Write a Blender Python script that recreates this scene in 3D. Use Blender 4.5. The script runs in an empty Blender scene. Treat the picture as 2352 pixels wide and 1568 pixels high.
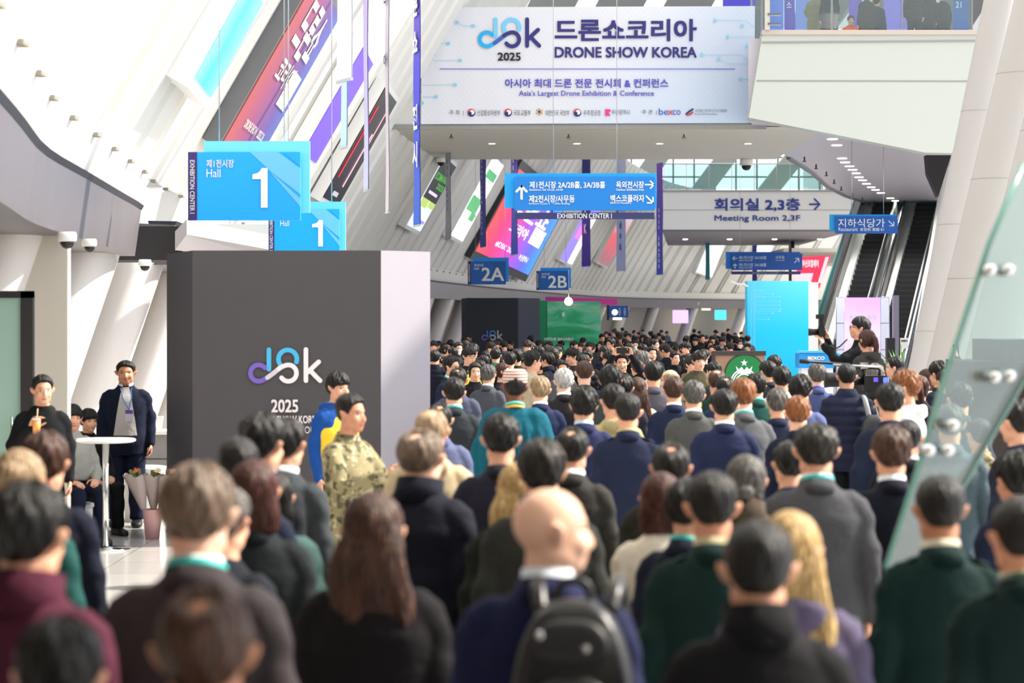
import bpy, bmesh, math, random
import numpy as np
from mathutils import Vector, Matrix, Euler
SC = bpy.context.scene
COL = SC.collection
random.seed(7); RNG = np.random.default_rng(7)
PI = math.pi
# ------------------------------------------------------------------ camera, sky, sun, exposure
FPX, CX, HY, CAMZ = 5000.0, 1176.0, 735.0, 2.2
cam = bpy.data.cameras.new('camera'); cam_o = bpy.data.objects.new('camera', cam); COL.objects.link(cam_o)
cam.sensor_width = 36.0; cam.lens = FPX/2352*36.0
cam.shift_y = -(784-HY)/2352.0
cam.clip_start = 0.1; cam.clip_end = 600
cam_o.location = (0, 0, CAMZ); cam_o.rotation_euler = (PI/2, 0, 0)
cam.dof.use_dof = True; cam.dof.focus_distance = 36.0; cam.dof.aperture_fstop = 2.6
SC.camera = cam_o
SC.view_settings.view_transform = 'Standard'; SC.view_settings.look = 'None'
SC.view_settings.gamma = 1.0; SC.view_settings.use_curve_mapping = False
SC.view_settings.exposure = 0.68
cy = SC.cycles
cy.max_bounces = 6; cy.diffuse_bounces = 3; cy.glossy_bounces = 2; cy.transmission_bounces = 4; cy.transparent_max_bounces = 10
cy.caustics_reflective = False; cy.caustics_refractive = False; cy.sample_clamp_indirect = 4.0
cy.use_adaptive_sampling = True; cy.adaptive_threshold = 0.02; cy.use_denoising = True

W = bpy.data.worlds.new('sky'); SC.world = W; W.use_nodes = True
wn = W.node_tree.nodes; wl = W.node_tree.links; wn.clear()
tc = wn.new('ShaderNodeTexCoord'); dt = wn.new('ShaderNodeVectorMath'); dt.operation = 'DOT_PRODUCT'
dt.inputs[1].default_value = (0.60, 0.46, 0.66)
wl.new(tc.outputs['Generated'], dt.inputs[0])
rp = wn.new('ShaderNodeValToRGB')
mr = wn.new('ShaderNodeMapRange'); mr.inputs['From Min'].default_value = -1; mr.inputs['From Max'].default_value = 1
wl.new(dt.outputs['Value'], mr.inputs['Value']); wl.new(mr.outputs['Result'], rp.inputs['Fac'])
e = rp.color_ramp.elements
e[0].position = 0.34; e[0].color = (0.085, 0.09, 0.10, 1)
e[1].position = 0.72; e[1].color = (1.0, 1.03, 1.10, 1)
bg = wn.new('ShaderNodeBackground'); bg.inputs['Strength'].default_value = 1.5
wo = wn.new('ShaderNodeOutputWorld')
wl.new(rp.outputs['Color'], bg.inputs['Color']); wl.new(bg.outputs[0], wo.inputs[0])

sl = bpy.data.lights.new('sun', 'SUN'); so = bpy.data.objects.new('sun', sl); COL.objects.link(so)
sl.energy = 5.6; sl.angle = math.radians(1.2); sl.color = (1.0, 0.91, 0.78)
so.rotation_euler = Vector((-0.74, -0.20, -0.64)).to_track_quat('-Z', 'Y').to_euler()
# ------------------------------------------------------------------ helpers
def W3(px, py, d):
    return Vector(((px-CX)*d/FPX, d, CAMZ+(HY-py)*d/FPX))
def WX(px, d): return (px-CX)*d/FPX
def WZ(py, d): return CAMZ+(HY-py)*d/FPX

MATS = {}
def srgb(h):
    if isinstance(h, str):
        h = h.lstrip('#'); c = [int(h[i:i+2], 16)/255 for i in (0, 2, 4)]
    else: c = [x/255 for x in h]
    return tuple((x/12.92 if x <= .04045 else ((x+.055)/1.055)**2.4) for x in c)
def new_mat(name):
    m = bpy.data.materials.new(name); m.use_nodes = True
    nt = m.node_tree; b = nt.nodes['Principled BSDF']
    return m, nt, b
def mat(name, col, rough=.6, metal=0, spec=.5, emit=0, emitcol=None, noise=0, nscale=20, bump=0, bscale=60, trans=None, sheen=0):
    if name in MATS: return MATS[name]
    m, nt, b = new_mat(name)
    c = srgb(col) if isinstance(col, (str,)) else col
    b.inputs['Base Color'].default_value = (*c, 1)
    b.inputs['Roughness'].default_value = rough; b.inputs['Metallic'].default_value = metal
    b.inputs['Specular IOR Level'].default_value = spec
    if sheen: b.inputs['Sheen Weight'].default_value = sheen
    if emit:
        b.inputs['Emission Color'].default_value = (*(srgb(emitcol) if emitcol else c), 1); b.inputs['Emission Strength'].default_value = emit
    L = nt.links
    if noise or bump:
        t = nt.nodes.new('ShaderNodeTexCoord')
    if noise:
        n = nt.nodes.new('ShaderNodeTexNoise'); n.inputs['Scale'].default_value = nscale; n.inputs['Detail'].default_value = 3
        L.new(t.outputs['Object'], n.inputs['Vector'])
        mx = nt.nodes.new('ShaderNodeMix'); mx.data_type = 'RGBA'
        mx.inputs[6].default_value = (*[x*(1-noise) for x in c], 1); mx.inputs[7].default_value = (*[min(1, x*(1+noise)) for x in c], 1)
        L.new(n.outputs['Fac'], mx.inputs[0]); L.new(mx.outputs[2], b.inputs['Base Color'])
    if bump:
        n2 = nt.nodes.new('ShaderNodeTexNoise'); n2.inputs['Scale'].default_value = bscale; n2.inputs['Detail'].default_value = 2
        L.new(t.outputs['Object'], n2.inputs['Vector'])
        bp = nt.nodes.new('ShaderNodeBump'); bp.inputs['Strength'].default_value = bump; bp.inputs['Distance'].default_value = .02
        L.new(n2.outputs['Fac'], bp.inputs['Height']); L.new(bp.outputs['Normal'], b.inputs['Normal'])
    MATS[name] = m
    return m
def ramp_mat(name, stops, axis='X', lo=0, hi=1, rough=.5, emit=0, noise=0.0, nscale=1.0, slant=0.0):
    """object-space gradient along one axis (printed or shown artwork)"""
    if name in MATS: return MATS[name]
    m, nt, b = new_mat(name); L = nt.links
    t = nt.nodes.new('ShaderNodeTexCoord'); s = nt.nodes.new('ShaderNodeSeparateXYZ'); L.new(t.outputs['Object'], s.inputs[0])
    src = s.outputs[axis]
    if slant:
        ma = nt.nodes.new('ShaderNodeMath'); ma.operation = 'MULTIPLY_ADD'; L.new(s.outputs['Z'], ma.inputs[0]); ma.inputs[1].default_value = slant
        L.new(src, ma.inputs[2]); src = ma.outputs[0]
    if noise:
        n = nt.nodes.new('ShaderNodeTexNoise'); n.inputs['Scale'].default_value = nscale; n.inputs['Detail'].default_value = 4
        L.new(t.outputs['Object'], n.inputs['Vector'])
        ma = nt.nodes.new('ShaderNodeMath'); ma.operation = 'MULTIPLY_ADD'; L.new(n.outputs['Fac'], ma.inputs[0]); ma.inputs[1].default_value = noise
        L.new(src, ma.inputs[2]); src = ma.outputs[0]
    r = nt.nodes.new('ShaderNodeMapRange'); r.inputs['From Min'].default_value = lo; r.inputs['From Max'].default_value = hi
    L.new(src, r.inputs['Value'])
    cr = nt.nodes.new('ShaderNodeValToRGB'); L.new(r.outputs[0], cr.inputs[0])
    el = cr.color_ramp.elements
    while len(el) < len(stops): el.new(.5)
    for i, (p, c) in enumerate(stops):
        el[i].position = p; el[i].color = (*srgb(c), 1)
    L.new(cr.outputs[0], b.inputs['Base Color']); b.inputs['Roughness'].default_value = rough
    if emit:
        L.new(cr.outputs[0], b.inputs['Emission Color']); b.inputs['Emission Strength'].default_value = emit
    MATS[name] = m
    return m
def glass_mat(name, tint, alpha=.25, rough=.05, frost=0.0):
    """sheet glass: part clear, part reflecting, part milky"""
    if name in MATS: return MATS[name]
    m, nt, b = new_mat(name); L = nt.links; nt.nodes.remove(b)
    out = [n for n in nt.nodes if n.type == 'OUTPUT_MATERIAL'][0]
    tr = nt.nodes.new('ShaderNodeBsdfTransparent'); tr.inputs[0].default_value = (*tint, 1)
    gl = nt.nodes.new('ShaderNodeBsdfGlossy'); gl.inputs['Roughness'].default_value = rough
    df = nt.nodes.new('ShaderNodeBsdfDiffuse'); df.inputs[0].default_value = (*[min(1, t*.9) for t in tint], 1)
    fr = nt.nodes.new('ShaderNodeFresnel'); fr.inputs[0].default_value = 1.5
    m1 = nt.nodes.new('ShaderNodeMixShader'); m1.inputs[0].default_value = frost
    m2 = nt.nodes.new('ShaderNodeMixShader')
    mm = nt.nodes.new('ShaderNodeMath'); mm.operation = 'MULTIPLY_ADD'; mm.inputs[1].default_value = 1.0; mm.inputs[2].default_value = alpha
    L.new(fr.outputs[0], mm.inputs[0]); L.new(mm.outputs[0], m2.inputs[0])
    L.new(tr.outputs[0], m1.inputs[1]); L.new(df.outputs[0], m1.inputs[2])
    L.new(m1.outputs[0], m2.inputs[1]); L.new(gl.outputs[0], m2.inputs[2]); L.new(m2.outputs[0], out.inputs[0])
    MATS[name] = m
    return m

class MB:
    def __init__(s): s.v = []; s.f = []; s.mi = []
    def add(s, V, F, mi=0):
        o = len(s.v); s.v += [tuple(map(float, p)) for p in V]; s.f += [tuple(int(i)+o for i in f) for f in F]; s.mi += [mi]*len(F); return s
    def box(s, x0, x1, y0, y1, z0, z1, mi=0):
        V = [(x0,y0,z0),(x1,y0,z0),(x1,y1,z0),(x0,y1,z0),(x0,y0,z1),(x1,y0,z1),(x1,y1,z1),(x0,y1,z1)]
        return s.add(V, [(0,3,2,1),(4,5,6,7),(0,1,5,4),(1,2,6,5),(2,3,7,6),(3,0,4,7)], mi)
    def prism(s, pts, y0, y1, mi=0):
        """pts = outline in (x,z), extruded along y"""
        n = len(pts); a = sum(pts[i][0]*pts[(i+1)%n][1]-pts[(i+1)%n][0]*pts[i][1] for i in range(n))
        if a < 0: pts = pts[::-1]
        V = [(x, y0, z) for x, z in pts]+[(x, y1, z) for x, z in pts]
        F = [tuple(range(n)), tuple(range(2*n-1, n-1, -1))]+[(i, i+n, (i+1)%n+n, (i+1)%n) for i in range(n)]
        return s.add(V, F, mi)
    def prismz(s, pts, z0, z1, mi=0):
        n = len(pts); a = sum(pts[i][0]*pts[(i+1)%n][1]-pts[(i+1)%n][0]*pts[i][1] for i in range(n))
        if a < 0: pts = pts[::-1]
        V = [(x, y, z0) for x, y in pts]+[(x, y, z1) for x, y in pts]
        F = [tuple(range(n-1, -1, -1)), tuple(range(n, 2*n))]+[(i, (i+1)%n, (i+1)%n+n, i+n) for i in range(n)]
        return s.add(V, F, mi)
    def hexa(s, A, B, mi=0):
        """two matching quads joined into a solid"""
        V = list(A)+list(B)
        return s.add(V, [(0,1,2,3),(7,6,5,4),(0,4,5,1),(1,5,6,2),(2,6,7,3),(3,7,4,0)], mi)
    def tube(s, pts, r, n=10, mi=0, caps=True):
        V, F = limb(pts, r if hasattr(r, '__len__') else [r]*len(pts), n, round_caps=False)
        return s.add(V, F, mi)
    def lathe(s, prof, n=24, c=(0,0,0), mi=0):
        V = []; F = []
        for r, z in prof:
            for k in range(n):
                a = 2*PI*k/n; V.append((c[0]+r*math.cos(a), c[1]+r*math.sin(a), c[2]+z))
        for i in range(len(prof)-1):
            for k in range(n):
                F.append((i*n+k, i*n+(k+1)%n, (i+1)*n+(k+1)%n, (i+1)*n+k))
        F.append(tuple(range(n-1, -1, -1))); F.append(tuple(range((len(prof)-1)*n, len(prof)*n)))
        return s.add(V, F, mi)
    def mesh(s, name, mats):
        me = bpy.data.meshes.new(name); me.from_pydata(s.v, [], s.f)
        for m in (mats if isinstance(mats, (list, tuple)) else [mats]): me.materials.append(m)
        if any(s.mi): me.polygons.foreach_set('material_index', s.mi)
        me.update(); return me
def link(name, me, parent=None, loc=None, smooth=False):
    o = bpy.data.objects.new(name, me); COL.objects.link(o)
    if parent: o.parent = parent
    if loc is not None: o.location = loc
    if smooth and me: me.polygons.foreach_set('use_smooth', [True]*len(me.polygons))
    return o
def obj(name, mb, mats, parent=None, loc=None, smooth=False, label=None):
    o = link(name, mb.mesh(name, mats), parent, loc, smooth)
    if label: o['label'] = label
    return o
def tag(o, label, cat, group=None):
    o['label'] = label; o['category'] = cat
    if group: o['group'] = group
    return o
def thing(name, label, cat, loc=(0,0,0), rz=0, group=None):
    o = bpy.data.objects.new(name, None); COL.objects.link(o); o.location = loc; o.rotation_euler = (0, 0, rz)
    o.empty_display_size = .2
    return tag(o, label, cat, group)
def struct(name, mb, mats, smooth=False, parent=None):
    o = obj(name, mb, mats, parent, smooth=smooth)
    if not parent: o['kind'] = 'structure'
    return o
# --- lofts
def loft(rings, cap=True):
    n = len(rings[0]); V = np.concatenate(rings); F = []
    k = np.arange(n); k1 = (k+1) % n
    for i in range(len(rings)-1):
        F += list(zip(i*n+k, i*n+k1, (i+1)*n+k1, (i+1)*n+k))
    if cap:
        F.append(tuple(range(n-1, -1, -1))); F.append(tuple(range((len(rings)-1)*n, len(rings)*n)))
    return V, F
def ering(c, u, v, ru, rv, n=20, e=2.0):
    a = np.linspace(0, 2*PI, n, endpoint=False); ca, sa = np.cos(a), np.sin(a)
    x = np.sign(ca)*np.abs(ca)**(2/e)*ru; y = np.sign(sa)*np.abs(sa)**(2/e)*rv
    return np.asarray(c, float)+x[:, None]*np.asarray(u, float)+y[:, None]*np.asarray(v, float)
def limb(pts, radii, n=12, round_caps=True, flat=1.0):
    P = [np.asarray(p, float) for p in pts]; R = list(radii)
    T = []
    for i in range(len(P)):
        t = P[min(i+1, len(P)-1)]-P[max(i-1, 0)]; T.append(t/np.linalg.norm(t))
    ref = np.array([0, 1, 0.]) if abs(T[0][1]) < .8 else np.array([1, 0, 0.])
    u = np.cross(ref, T[0]); u /= np.linalg.norm(u)
    rings = []
    def put(c, t, r):
        nonlocal u
        u = u-t*np.dot(u, t); u /= np.linalg.norm(u); v = np.cross(t, u)
        rings.append(ering(c, u, v, r, r*flat, n))
    if round_caps:
        for q in (-.95, -.6): put(P[0]+T[0]*R[0]*q, T[0], R[0]*math.sqrt(1-q*q))
    for p, t, r in zip(P, T, R): put(p, t, r)
    if round_caps:
        for q in (.6, .95): put(P[-1]+T[-1]*R[-1]*q, T[-1], R[-1]*math.sqrt(1-q*q))
    return loft(rings)
def spline(pts, k=4):
    P = [np.asarray(p, float) for p in pts]; P = [2*P[0]-P[1]]+P+[2*P[-1]-P[-2]]; out = []
    for i in range(1, len(P)-2):
        for j in range(k):
            t = j/k; out.append(.5*((2*P[i])+(P[i+1]-P[i-1])*t+(2*P[i-1]-5*P[i]+4*P[i+1]-P[i+2])*t*t+(-P[i-1]+3*P[i]-3*P[i+1]+P[i+2])*t**3))
    out.append(P[-2]); return out
# --- writing
def text_geo(s, bold=0.0, spacing=1.0):
    c = bpy.data.curves.new('writing', 'FONT'); c.body = s; c.offset = bold; c.space_character = spacing; c.resolution_u = 3
    o = bpy.data.objects.new('writing', c); COL.objects.link(o)
    dg = bpy.context.evaluated_depsgraph_get(); me = bpy.data.meshes.new_from_object(o.evaluated_get(dg))
    V = np.array([v.co[:2] for v in me.vertices]); F = [tuple(p.vertices) for p in me.polygons]
    bpy.data.objects.remove(o); bpy.data.curves.remove(c); bpy.data.meshes.remove(me)
    return V, F
class Sign:
    """a board facing the hall; its outline is given in photo pixels at its own distance d, so every size is a real one"""
    def __init__(s, name, label, cat, d, px, py, group=None, rz=0):
        s.d = d; s.k = d/FPX; s.px, s.py = px, py
        s.root = thing(name, label, cat, W3(px, py, d), rz, group)
    def L(s, px, py): return ((px-s.px)*s.k, (s.py-py)*s.k)
    def panel(s, name, pts, m, y0=0.0, y1=.04, label=None, parent=None):
        if len(pts) == 2:
            (a, b), (c, d) = pts; pts = [(a, b), (c, b), (c, d), (a, d)]
        return obj(name, MB().prism([s.L(*p) for p in pts], y0, y1), m, parent or s.root, label=label)
    def text(s, items, m, y=-.006, name='lettering', bold=.012, label=None, parent=None):
        """items: (string, x0, y0, x1, y1) pixel boxes the glyphs are fitted into"""
        mb = MB()
        for it in items:
            st, x0, y0, x1, y1 = it[:5]; bd = it[5] if len(it) > 5 else bold; rot = it[6] if len(it) > 6 else 0
            V, F = text_geo(st, 0.0)
            if not len(V): continue
            if bd:                          # heavier weight: the glyphs printed again with a slight shift
                V0, F0 = V, list(F); V = []; F = []
                for q, (ax, az) in enumerate(((-1, -1), (1, -1), (-1, 1), (1, 1), (0, 0))): V.append(V0+np.array([ax, az])*bd*.8); F += [tuple(i+q*len(V0) for i in f) for f in F0]
                V = np.concatenate(V)
            if rot == 90: V = np.stack([V[:, 1], -V[:, 0]], 1)
            lo, hi = V.min(0), V.max(0); V = (V-lo)/(hi-lo)
            A = s.L(x0, y1); B = s.L(x1, y0)
            nq = 5 if bd else 1; yy = y-np.repeat(np.arange(nq), len(V)//nq)*.0012*max(1, s.d/40)
            V3 = np.stack([A[0]+V[:, 0]*(B[0]-A[0]), yy, A[1]+V[:, 1]*(B[1]-A[1])], 1)
            mb.add(V3, F)
        return obj(name, mb, m, parent or s.root, label=label)
    def stroke(s, mb, pts, w, y=-.006, dy=.003, mi=0):
        """flat rounded stroke, pts and width in pixels"""
        Q = np.array([s.L(*p) for p in pts]); r = w*s.k/2; n = len(Q)
        Tn = np.gradient(Q, axis=0); Tn /= np.linalg.norm(Tn, axis=1)[:, None]+1e-9; N = np.stack([-Tn[:, 1], Tn[:, 0]], 1)
        out = [Q[i]+N[i]*r for i in range(n)]
        a0 = math.atan2(Tn[-1][1], Tn[-1][0]); out += [Q[-1]+r*np.array([math.cos(a0+PI/2-PI*j/8), math.sin(a0+PI/2-PI*j/8)]) for j in range(1, 8)]
        out += [Q[i]-N[i]*r for i in range(n-1, -1, -1)]
        a1 = math.atan2(Tn[0][1], Tn[0][0]); out += [Q[0]+r*np.array([math.cos(a1-PI/2-PI*j/8), math.sin(a1-PI/2-PI*j/8)]) for j in range(1, 8)]
        # strip faces (robust for bent strokes)
        V = []; F = []
        for i in range(n): V += [(*(Q[i]+N[i]*r),), (*(Q[i]-N[i]*r),)]
        F = [(2*i, 2*i+1, 2*i+3, 2*i+2) for i in range(n-1)]
        mb.add([(a, y, b) for a, b in V], F, mi)
        for c, a in ((Q[0], a1+PI), (Q[-1], a0)):
            o = [(c[0], y, c[1])]+[(c[0]+r*math.cos(a-PI/2+PI*j/10), y, c[1]+r*math.sin(a-PI/2+PI*j/10)) for j in range(11)]
            mb.add(o, [(0, j, j+1) for j in range(1, 11)], mi)
    def disc(s, mb, px, py, r, y=-.006, n=24, a0=0, a1=2*PI, mi=0):
        c = s.L(px, py); r *= s.k
        o = [(c[0], y, c[1])]+[(c[0]+r*math.cos(a0+(a1-a0)*j/n), y, c[1]+r*math.sin(a0+(a1-a0)*j/n)) for j in range(n+1)]
        mb.add(o, [(0, j, j+1) for j in range(1, n+1)], mi)
def arc(cx, cy, r, a0, a1, n=20, ry=None):
    return [(cx+r*math.cos(math.radians(a0+(a1-a0)*i/n)), cy-(ry or r)*math.sin(math.radians(a0+(a1-a0)*i/n))) for i in range(n+1)]
def dsk_logo(S, x0, y0, w, mats, y=-.007):
    """the show's emblem: looped d, s and k; mats = (left loop, stem and arch, link, right loop and k)"""
    k = w/434.0
    def T(pts): return [(x0+(a-416)*k, y0+(b-120)*k) for a, b in pts]
    mb = MB(); sw = 27*k
    S.stroke(mb, T([(538, 135), (538, 190), (538, 250)]), sw, y, mi=1)
    S.stroke(mb, T(arc(648, 190, 54, -18, 220, 24)), sw, y-.001, mi=1)
    S.stroke(mb, T(arc(478, 272, 48, 40, 300, 24)+[(520, 304), (545, 288)]), sw, y-.002, mi=0)
    S.stroke(mb, T([(530, 298), (560, 276), (588, 254), (610, 238)]), sw, y-.003, mi=2)
    S.stroke(mb, T([(596, 246), (612, 236)]+arc(652, 272, 48, 110, -145, 26)), sw, y-.004, mi=3)
    S.stroke(mb, T([(755, 134), (755, 230), (755, 316)]), sw, y, mi=3)
    S.stroke(mb, T([(830, 206), (800, 234), (764, 268)]), sw, y-.001, mi=3)
    S.stroke(mb, T([(778, 254), (806, 284), (838, 316)]), sw, y-.002, mi=3)
    return obj('emblem', mb, mats, S.root)
# ------------------------------------------------------------------ materials of the hall
M_white = mat('white panel', '#eceeea', .45, noise=.02, nscale=.6)
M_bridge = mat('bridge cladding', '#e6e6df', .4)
M_soffit = mat('soffit', '#dedacd', .6)
M_soffit2 = mat('metal soffit', '#d4cfda', .38, metal=.15)
M_rib = mat('ribbed wall', '#e4e3dd', .5, noise=.03, nscale=.4)
M_fascia = mat('grey fascia', '#6c676b', .42, metal=.2, noise=.05, nscale=.7)
M_fasciad = mat('dark edge', '#2b2d38', .5)
M_pillar = mat('glossy white pillar', '#dad6d4', .18)
M_inner = mat('concourse wall', '#cdc6bb', .6)
M_dark = mat('dark recess', '#2a2729', .7)
M_steel = mat('brushed steel', '#b9bcc0', .3, metal=.9)
M_chrome = mat('chrome', '#d8dadc', .12, metal=1)
M_col = mat('concrete column', '#b6b3b0', .55, noise=.03, nscale=1.5)
M_lamp = mat('lamp glow', '#fff6e8', .4, emit=9)
M_wh = mat('white', '#f4f4f2', .5)
M_txt = mat('white lettering', '#f2f4f6', .6)
M_black = mat('black', '#131316', .5)
M_navy = mat('navy lettering', '#2b2f78', .6)
# ------------------------------------------------------------------ plan line of the left wall (foot of the fascia)
WL = [(-2, -0.5), (0, -0.9), (4, -1.6), (9, -2.6), (15, -3.5), (18, -3.95), (21, -4.2), (26, -4.6), (31, -4.95), (45, -5.15), (60, -4.5), (80, -2.75), (96, -0.75), (113, 1.9), (126, 4.2), (135, 6.3), (143, 9.4), (149, 13.2), (153, 17.5), (156, 23), (158, 30), (159, 38)]
_c = spline([(x, d, 0) for d, x in WL], 10)
WC = np.array(_c)[:, :2]
_seg = np.linalg.norm(np.diff(WC, axis=0), axis=1); WS = np.concatenate([[0], np.cumsum(_seg)])
def wall_at(s):
    return np.array([np.interp(s, WS, WC[:, 0]), np.interp(s, WS, WC[:, 1])])
def wall_n(s):
    t = wall_at(s+.3)-wall_at(s-.3); t /= np.linalg.norm(t); return np.array([t[1], -t[0]])   # towards the hall
def s_of_d(d): return float(np.interp(d, WC[:, 1], WS))
def wallX(d): return float(np.interp(d, WC[:, 1], WC[:, 0]))
LEAN = .577
S0, S1 = 1.5, WS[-1]-1
def strip(prof, s0, s1, step=.9, closed=True):
    """profile points (inset towards the hall, z) swept along the wall line"""
    mb = MB(); n = max(2, int((s1-s0)/step)); rings = []
    for i in range(n+1):
        s = s0+(s1-s0)*i/n; p = wall_at(s); nn = wall_n(s)
        rings.append([(p[0]+nn[0]*a, p[1]+nn[1]*a, z) for a, z in prof])
    m = len(prof); V = [q for r in rings for q in r]; F = []
    for i in range(n):
        for k in range(m if closed else m-1):
            F.append((i*m+k, (i+1)*m+k, (i+1)*m+(k+1) % m, i*m+(k+1) % m))
    if closed: F += [tuple(range(m)), tuple(range(n*m+m-1, n*m-1, -1))]
    return mb.add(V, F)
sA, sB = s_of_d(27.2), s_of_d(31.5)
for i, (a, b) in enumerate(((S0, sA), (sB, S1))):
    struct('trim_%d' % (i+1), strip([(0, 3.0), (.08, 3.58), (-.9, 3.62), (-.9, 3.0)], a, b), M_fascia)
    struct('trim_%d' % (i+3), strip([(.085, 3.575), (.115, 3.63), (-.3, 3.64), (-.3, 3.60)], a, b), M_fasciad)
    struct('wall_band_%d' % (i+1), strip([(.04, 3.632), (.20, 4.05), (-.1, 4.05), (-.2, 3.632)], a, b), M_rib)
# canopy block where the fascia breaks for the entrance
p = wall_at(sA+1.3)
cb = MB().box(p[0]-1.2, p[0]+.55, p[1]-.2, p[1]+1.0, 2.98, 3.42); struct('trim_5', cb, M_dark)
cb = MB().hexa([(p[0]+.5, p[1]-.5, 3.10), (p[0]+.5, p[1]-.5, 3.34), (p[0]+.65, p[1]-.5, 3.5), (p[0]+.65, p[1]-.5, 3.3)], [(p[0]+1.7, p[1]+1.0, 3.0), (p[0]+1.7, p[1]+1.0, 3.15), (p[0]+1.85, p[1]+1.0, 3.3), (p[0]+1.85, p[1]+1.0, 3.1)])
struct('trim_6', cb, mat('perforated panel', '#b7b0b2', .4, metal=.3))
cb = MB().box(p[0]+.7, p[0]+1.7, p[1]+1.0, p[1]+4, 3.36, 3.5); struct('trim_7', cb, M_white)
# leaning ribbed wall
def ribwall(s0, s1, L0, L1, pitch=1.75):
    mb = MB(); prof = []
    s = s0
    while s < s1:
        prof += [(s, .0), (s+.62*pitch, .0), (s+.66*pitch, -.30), (s+.84*pitch, -.30), (s+.86*pitch, -.12), (s+.94*pitch, -.12), (s+.97*pitch, 0)]; s += pitch
    V = []; F = []
    for (s, dep) in prof:
        p = wall_at(s); nn = wall_n(s)
        for L in (L0, L1):
            a = .12+dep*.87; V.append((p[0]+nn[0]*a+LEAN*L, p[1]+nn[1]*a, 4.03+L-dep*.0))
    n = len(prof)
    F = [(2*i, 2*i+2, 2*i+3, 2*i+1) for i in range(n-1)]
    return mb.add(V, F)
struct('wall_left', ribwall(S0, S1, 0, 6.6), M_rib)
near_hi = ribwall(S0, s_of_d(64), 6.6, 13); struct('wall_left_upper', near_hi, M_rib)
# small brackets under each rib
bk = MB()
s = S0+.2
while s < S1-40:
    p = wall_at(s+.31*1.75); nn = wall_n(s); c = p+nn*.2
    bk.box(c[0]-.04, c[0]+.03, c[1]-.10, c[1]+.10, 3.965, 4.0); s += 1.75
struct('trim_8', bk, mat('bracket', '#8b877e', .5))
# leaning pillars under the fascia, back wall and floor
si = s_of_d(10.5); np_ = 0
while si < S1-3:
    p = wall_at(si)-wall_n(si)*1.05
    rings = []
    for z in np.linspace(0, 3.4, 8):
        rings.append(ering((p[0]+.34*(z-1.6), p[1], z), (1, 0, 0), (0, 1, 0), .40, .85, 26, 2.6))
    V, F = loft(rings); np_ += 1
    if not (28.6 < p[1] < 31): struct('pillar_%d' % np_, MB().add(V, F), M_pillar, smooth=True)
    si += 5.4
struct('wall_back', strip([(-3.2, 0), (-3.2, 3.7), (-3.4, 3.7), (-3.4, 0)], S0, S1, 1.5), M_inner)
struct('ceiling_concourse', strip([(-.6, 3.5), (-.6, 3.62), (-3.3, 3.62), (-3.3, 3.5)], S0, S1, 1.5), M_inner)
fm, nt, b = new_mat('polished floor'); L = nt.links
t = nt.nodes.new('ShaderNodeTexCoord'); br = nt.nodes.new('ShaderNodeTexBrick')
br.inputs['Scale'].default_value = 1; br.inputs['Brick Width'].default_value = .9; br.inputs['Row Height'].default_value = .9; br.inputs['Mortar Size'].default_value = .006; br.offset = 0
br.inputs[1].default_value = (.56, .55, .53, 1); br.inputs[2].default_value = (.50, .49, .48, 1); br.inputs[3].default_value = (.25, .25, .25, 1)
L.new(t.outputs['Object'], br.inputs[0]); L.new(br.outputs[0], b.inputs['Base Color']); b.inputs['Roughness'].default_value = .16
struct('floor', MB().add([(-30, -8, 0), (60, -8, 0), (60, 190, 0), (-30, 190, 0)], [(0, 1, 2, 3)]), fm)
# lit shop fronts behind the far pillars
for i, (px, py, w, h, d, c, e_) in enumerate(((1545, 712, 36, 30, 146, '#b79cf0', 1.2), (1642, 712, 26, 22, 152, '#3fb9f0', 1.5), (1408, 714, 20, 20, 137, '#fff1d0', 2), (1612, 702, 20, 10, 152, '#ffe9b0', 2))):
    S = Sign('lightbox', ['lilac lit shop sign under the far ceiling', 'light blue lit sign beyond the far pillars', 'warm white lit panel beside the restroom sign', 'cream lit panel between the far pillars'][i], 'lit sign', d, px, py)
    S.panel('face', [(px, py), (px+w, py+h)], mat('lit '+c, c, .5, emit=e_), 0, .1)
# ------------------------------------------------------------------ first footbridge
D1, D1b, ZB = 55.0, 65.5, 7.09
xl, xr = -7.0, WX(1760, D1)
kz = D1/FPX
struct('footbridge', MB().prism([(xl, ZB), (xr, ZB), (xr, ZB+2.05), (xl, ZB+2.05)], D1, D1b), [M_bridge])
struct('footbridge_soffit', MB().box(xl, xr+1.5, D1+.12, D1b-.05, ZB-.06, ZB+.002), M_soffit)
struct('footbridge_joint', MB().box(xl, xr, D1-.012, D1, ZB+.86, ZB+.89).box(xl, xr, D1-.05, D1, ZB-.07, ZB+.05), mat('joint', '#9a9a98', .6))
G_clear = glass_mat('clear glass', (.86, .95, .94), .06, .03, .10)
G_green = glass_mat('green glass', (.70, .90, .86), .08, .03, .16)
def railing(name, label, x0, x1, y, z, h=1.1, n=4, group=None, mg=None, dy=0):
    r = thing(name, label, 'railing', (x0, y, z), 0, group)
    w = (x1-x0)/n
    for i in range(n):
        obj('pane', MB().box(i*w+.03, (i+1)*w-.03, -.008+dy*i/n, .008+dy*i/n, .05, h-.04), mg or G_clear, r)
        obj('post', MB().box(i*w-.02, i*w+.02, -.03, .03, 0, h), M_steel, r)
    obj('post', MB().box(n*w-.02, n*w+.02, -.03, .03, 0, h), M_steel, r)
    obj('handrail', MB().tube([(-.05, -.05, h), (n*w+.05, -.05, h)], .035, 10), M_steel, r, smooth=True)
    return r
railing('glass_railing', 'glass railing on the near footbridge left of the big banner', WX(898, D1), WX(985, D1), D1+.2, ZB+2.05, 1.25, 2, 'glass railings')
railing('glass_railing', 'short glass railing on the near footbridge right of the big banner', WX(1728, D1), WX(1762, D1), D1+.25, ZB+2.05, 1.25, 1, 'glass railings')
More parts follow.
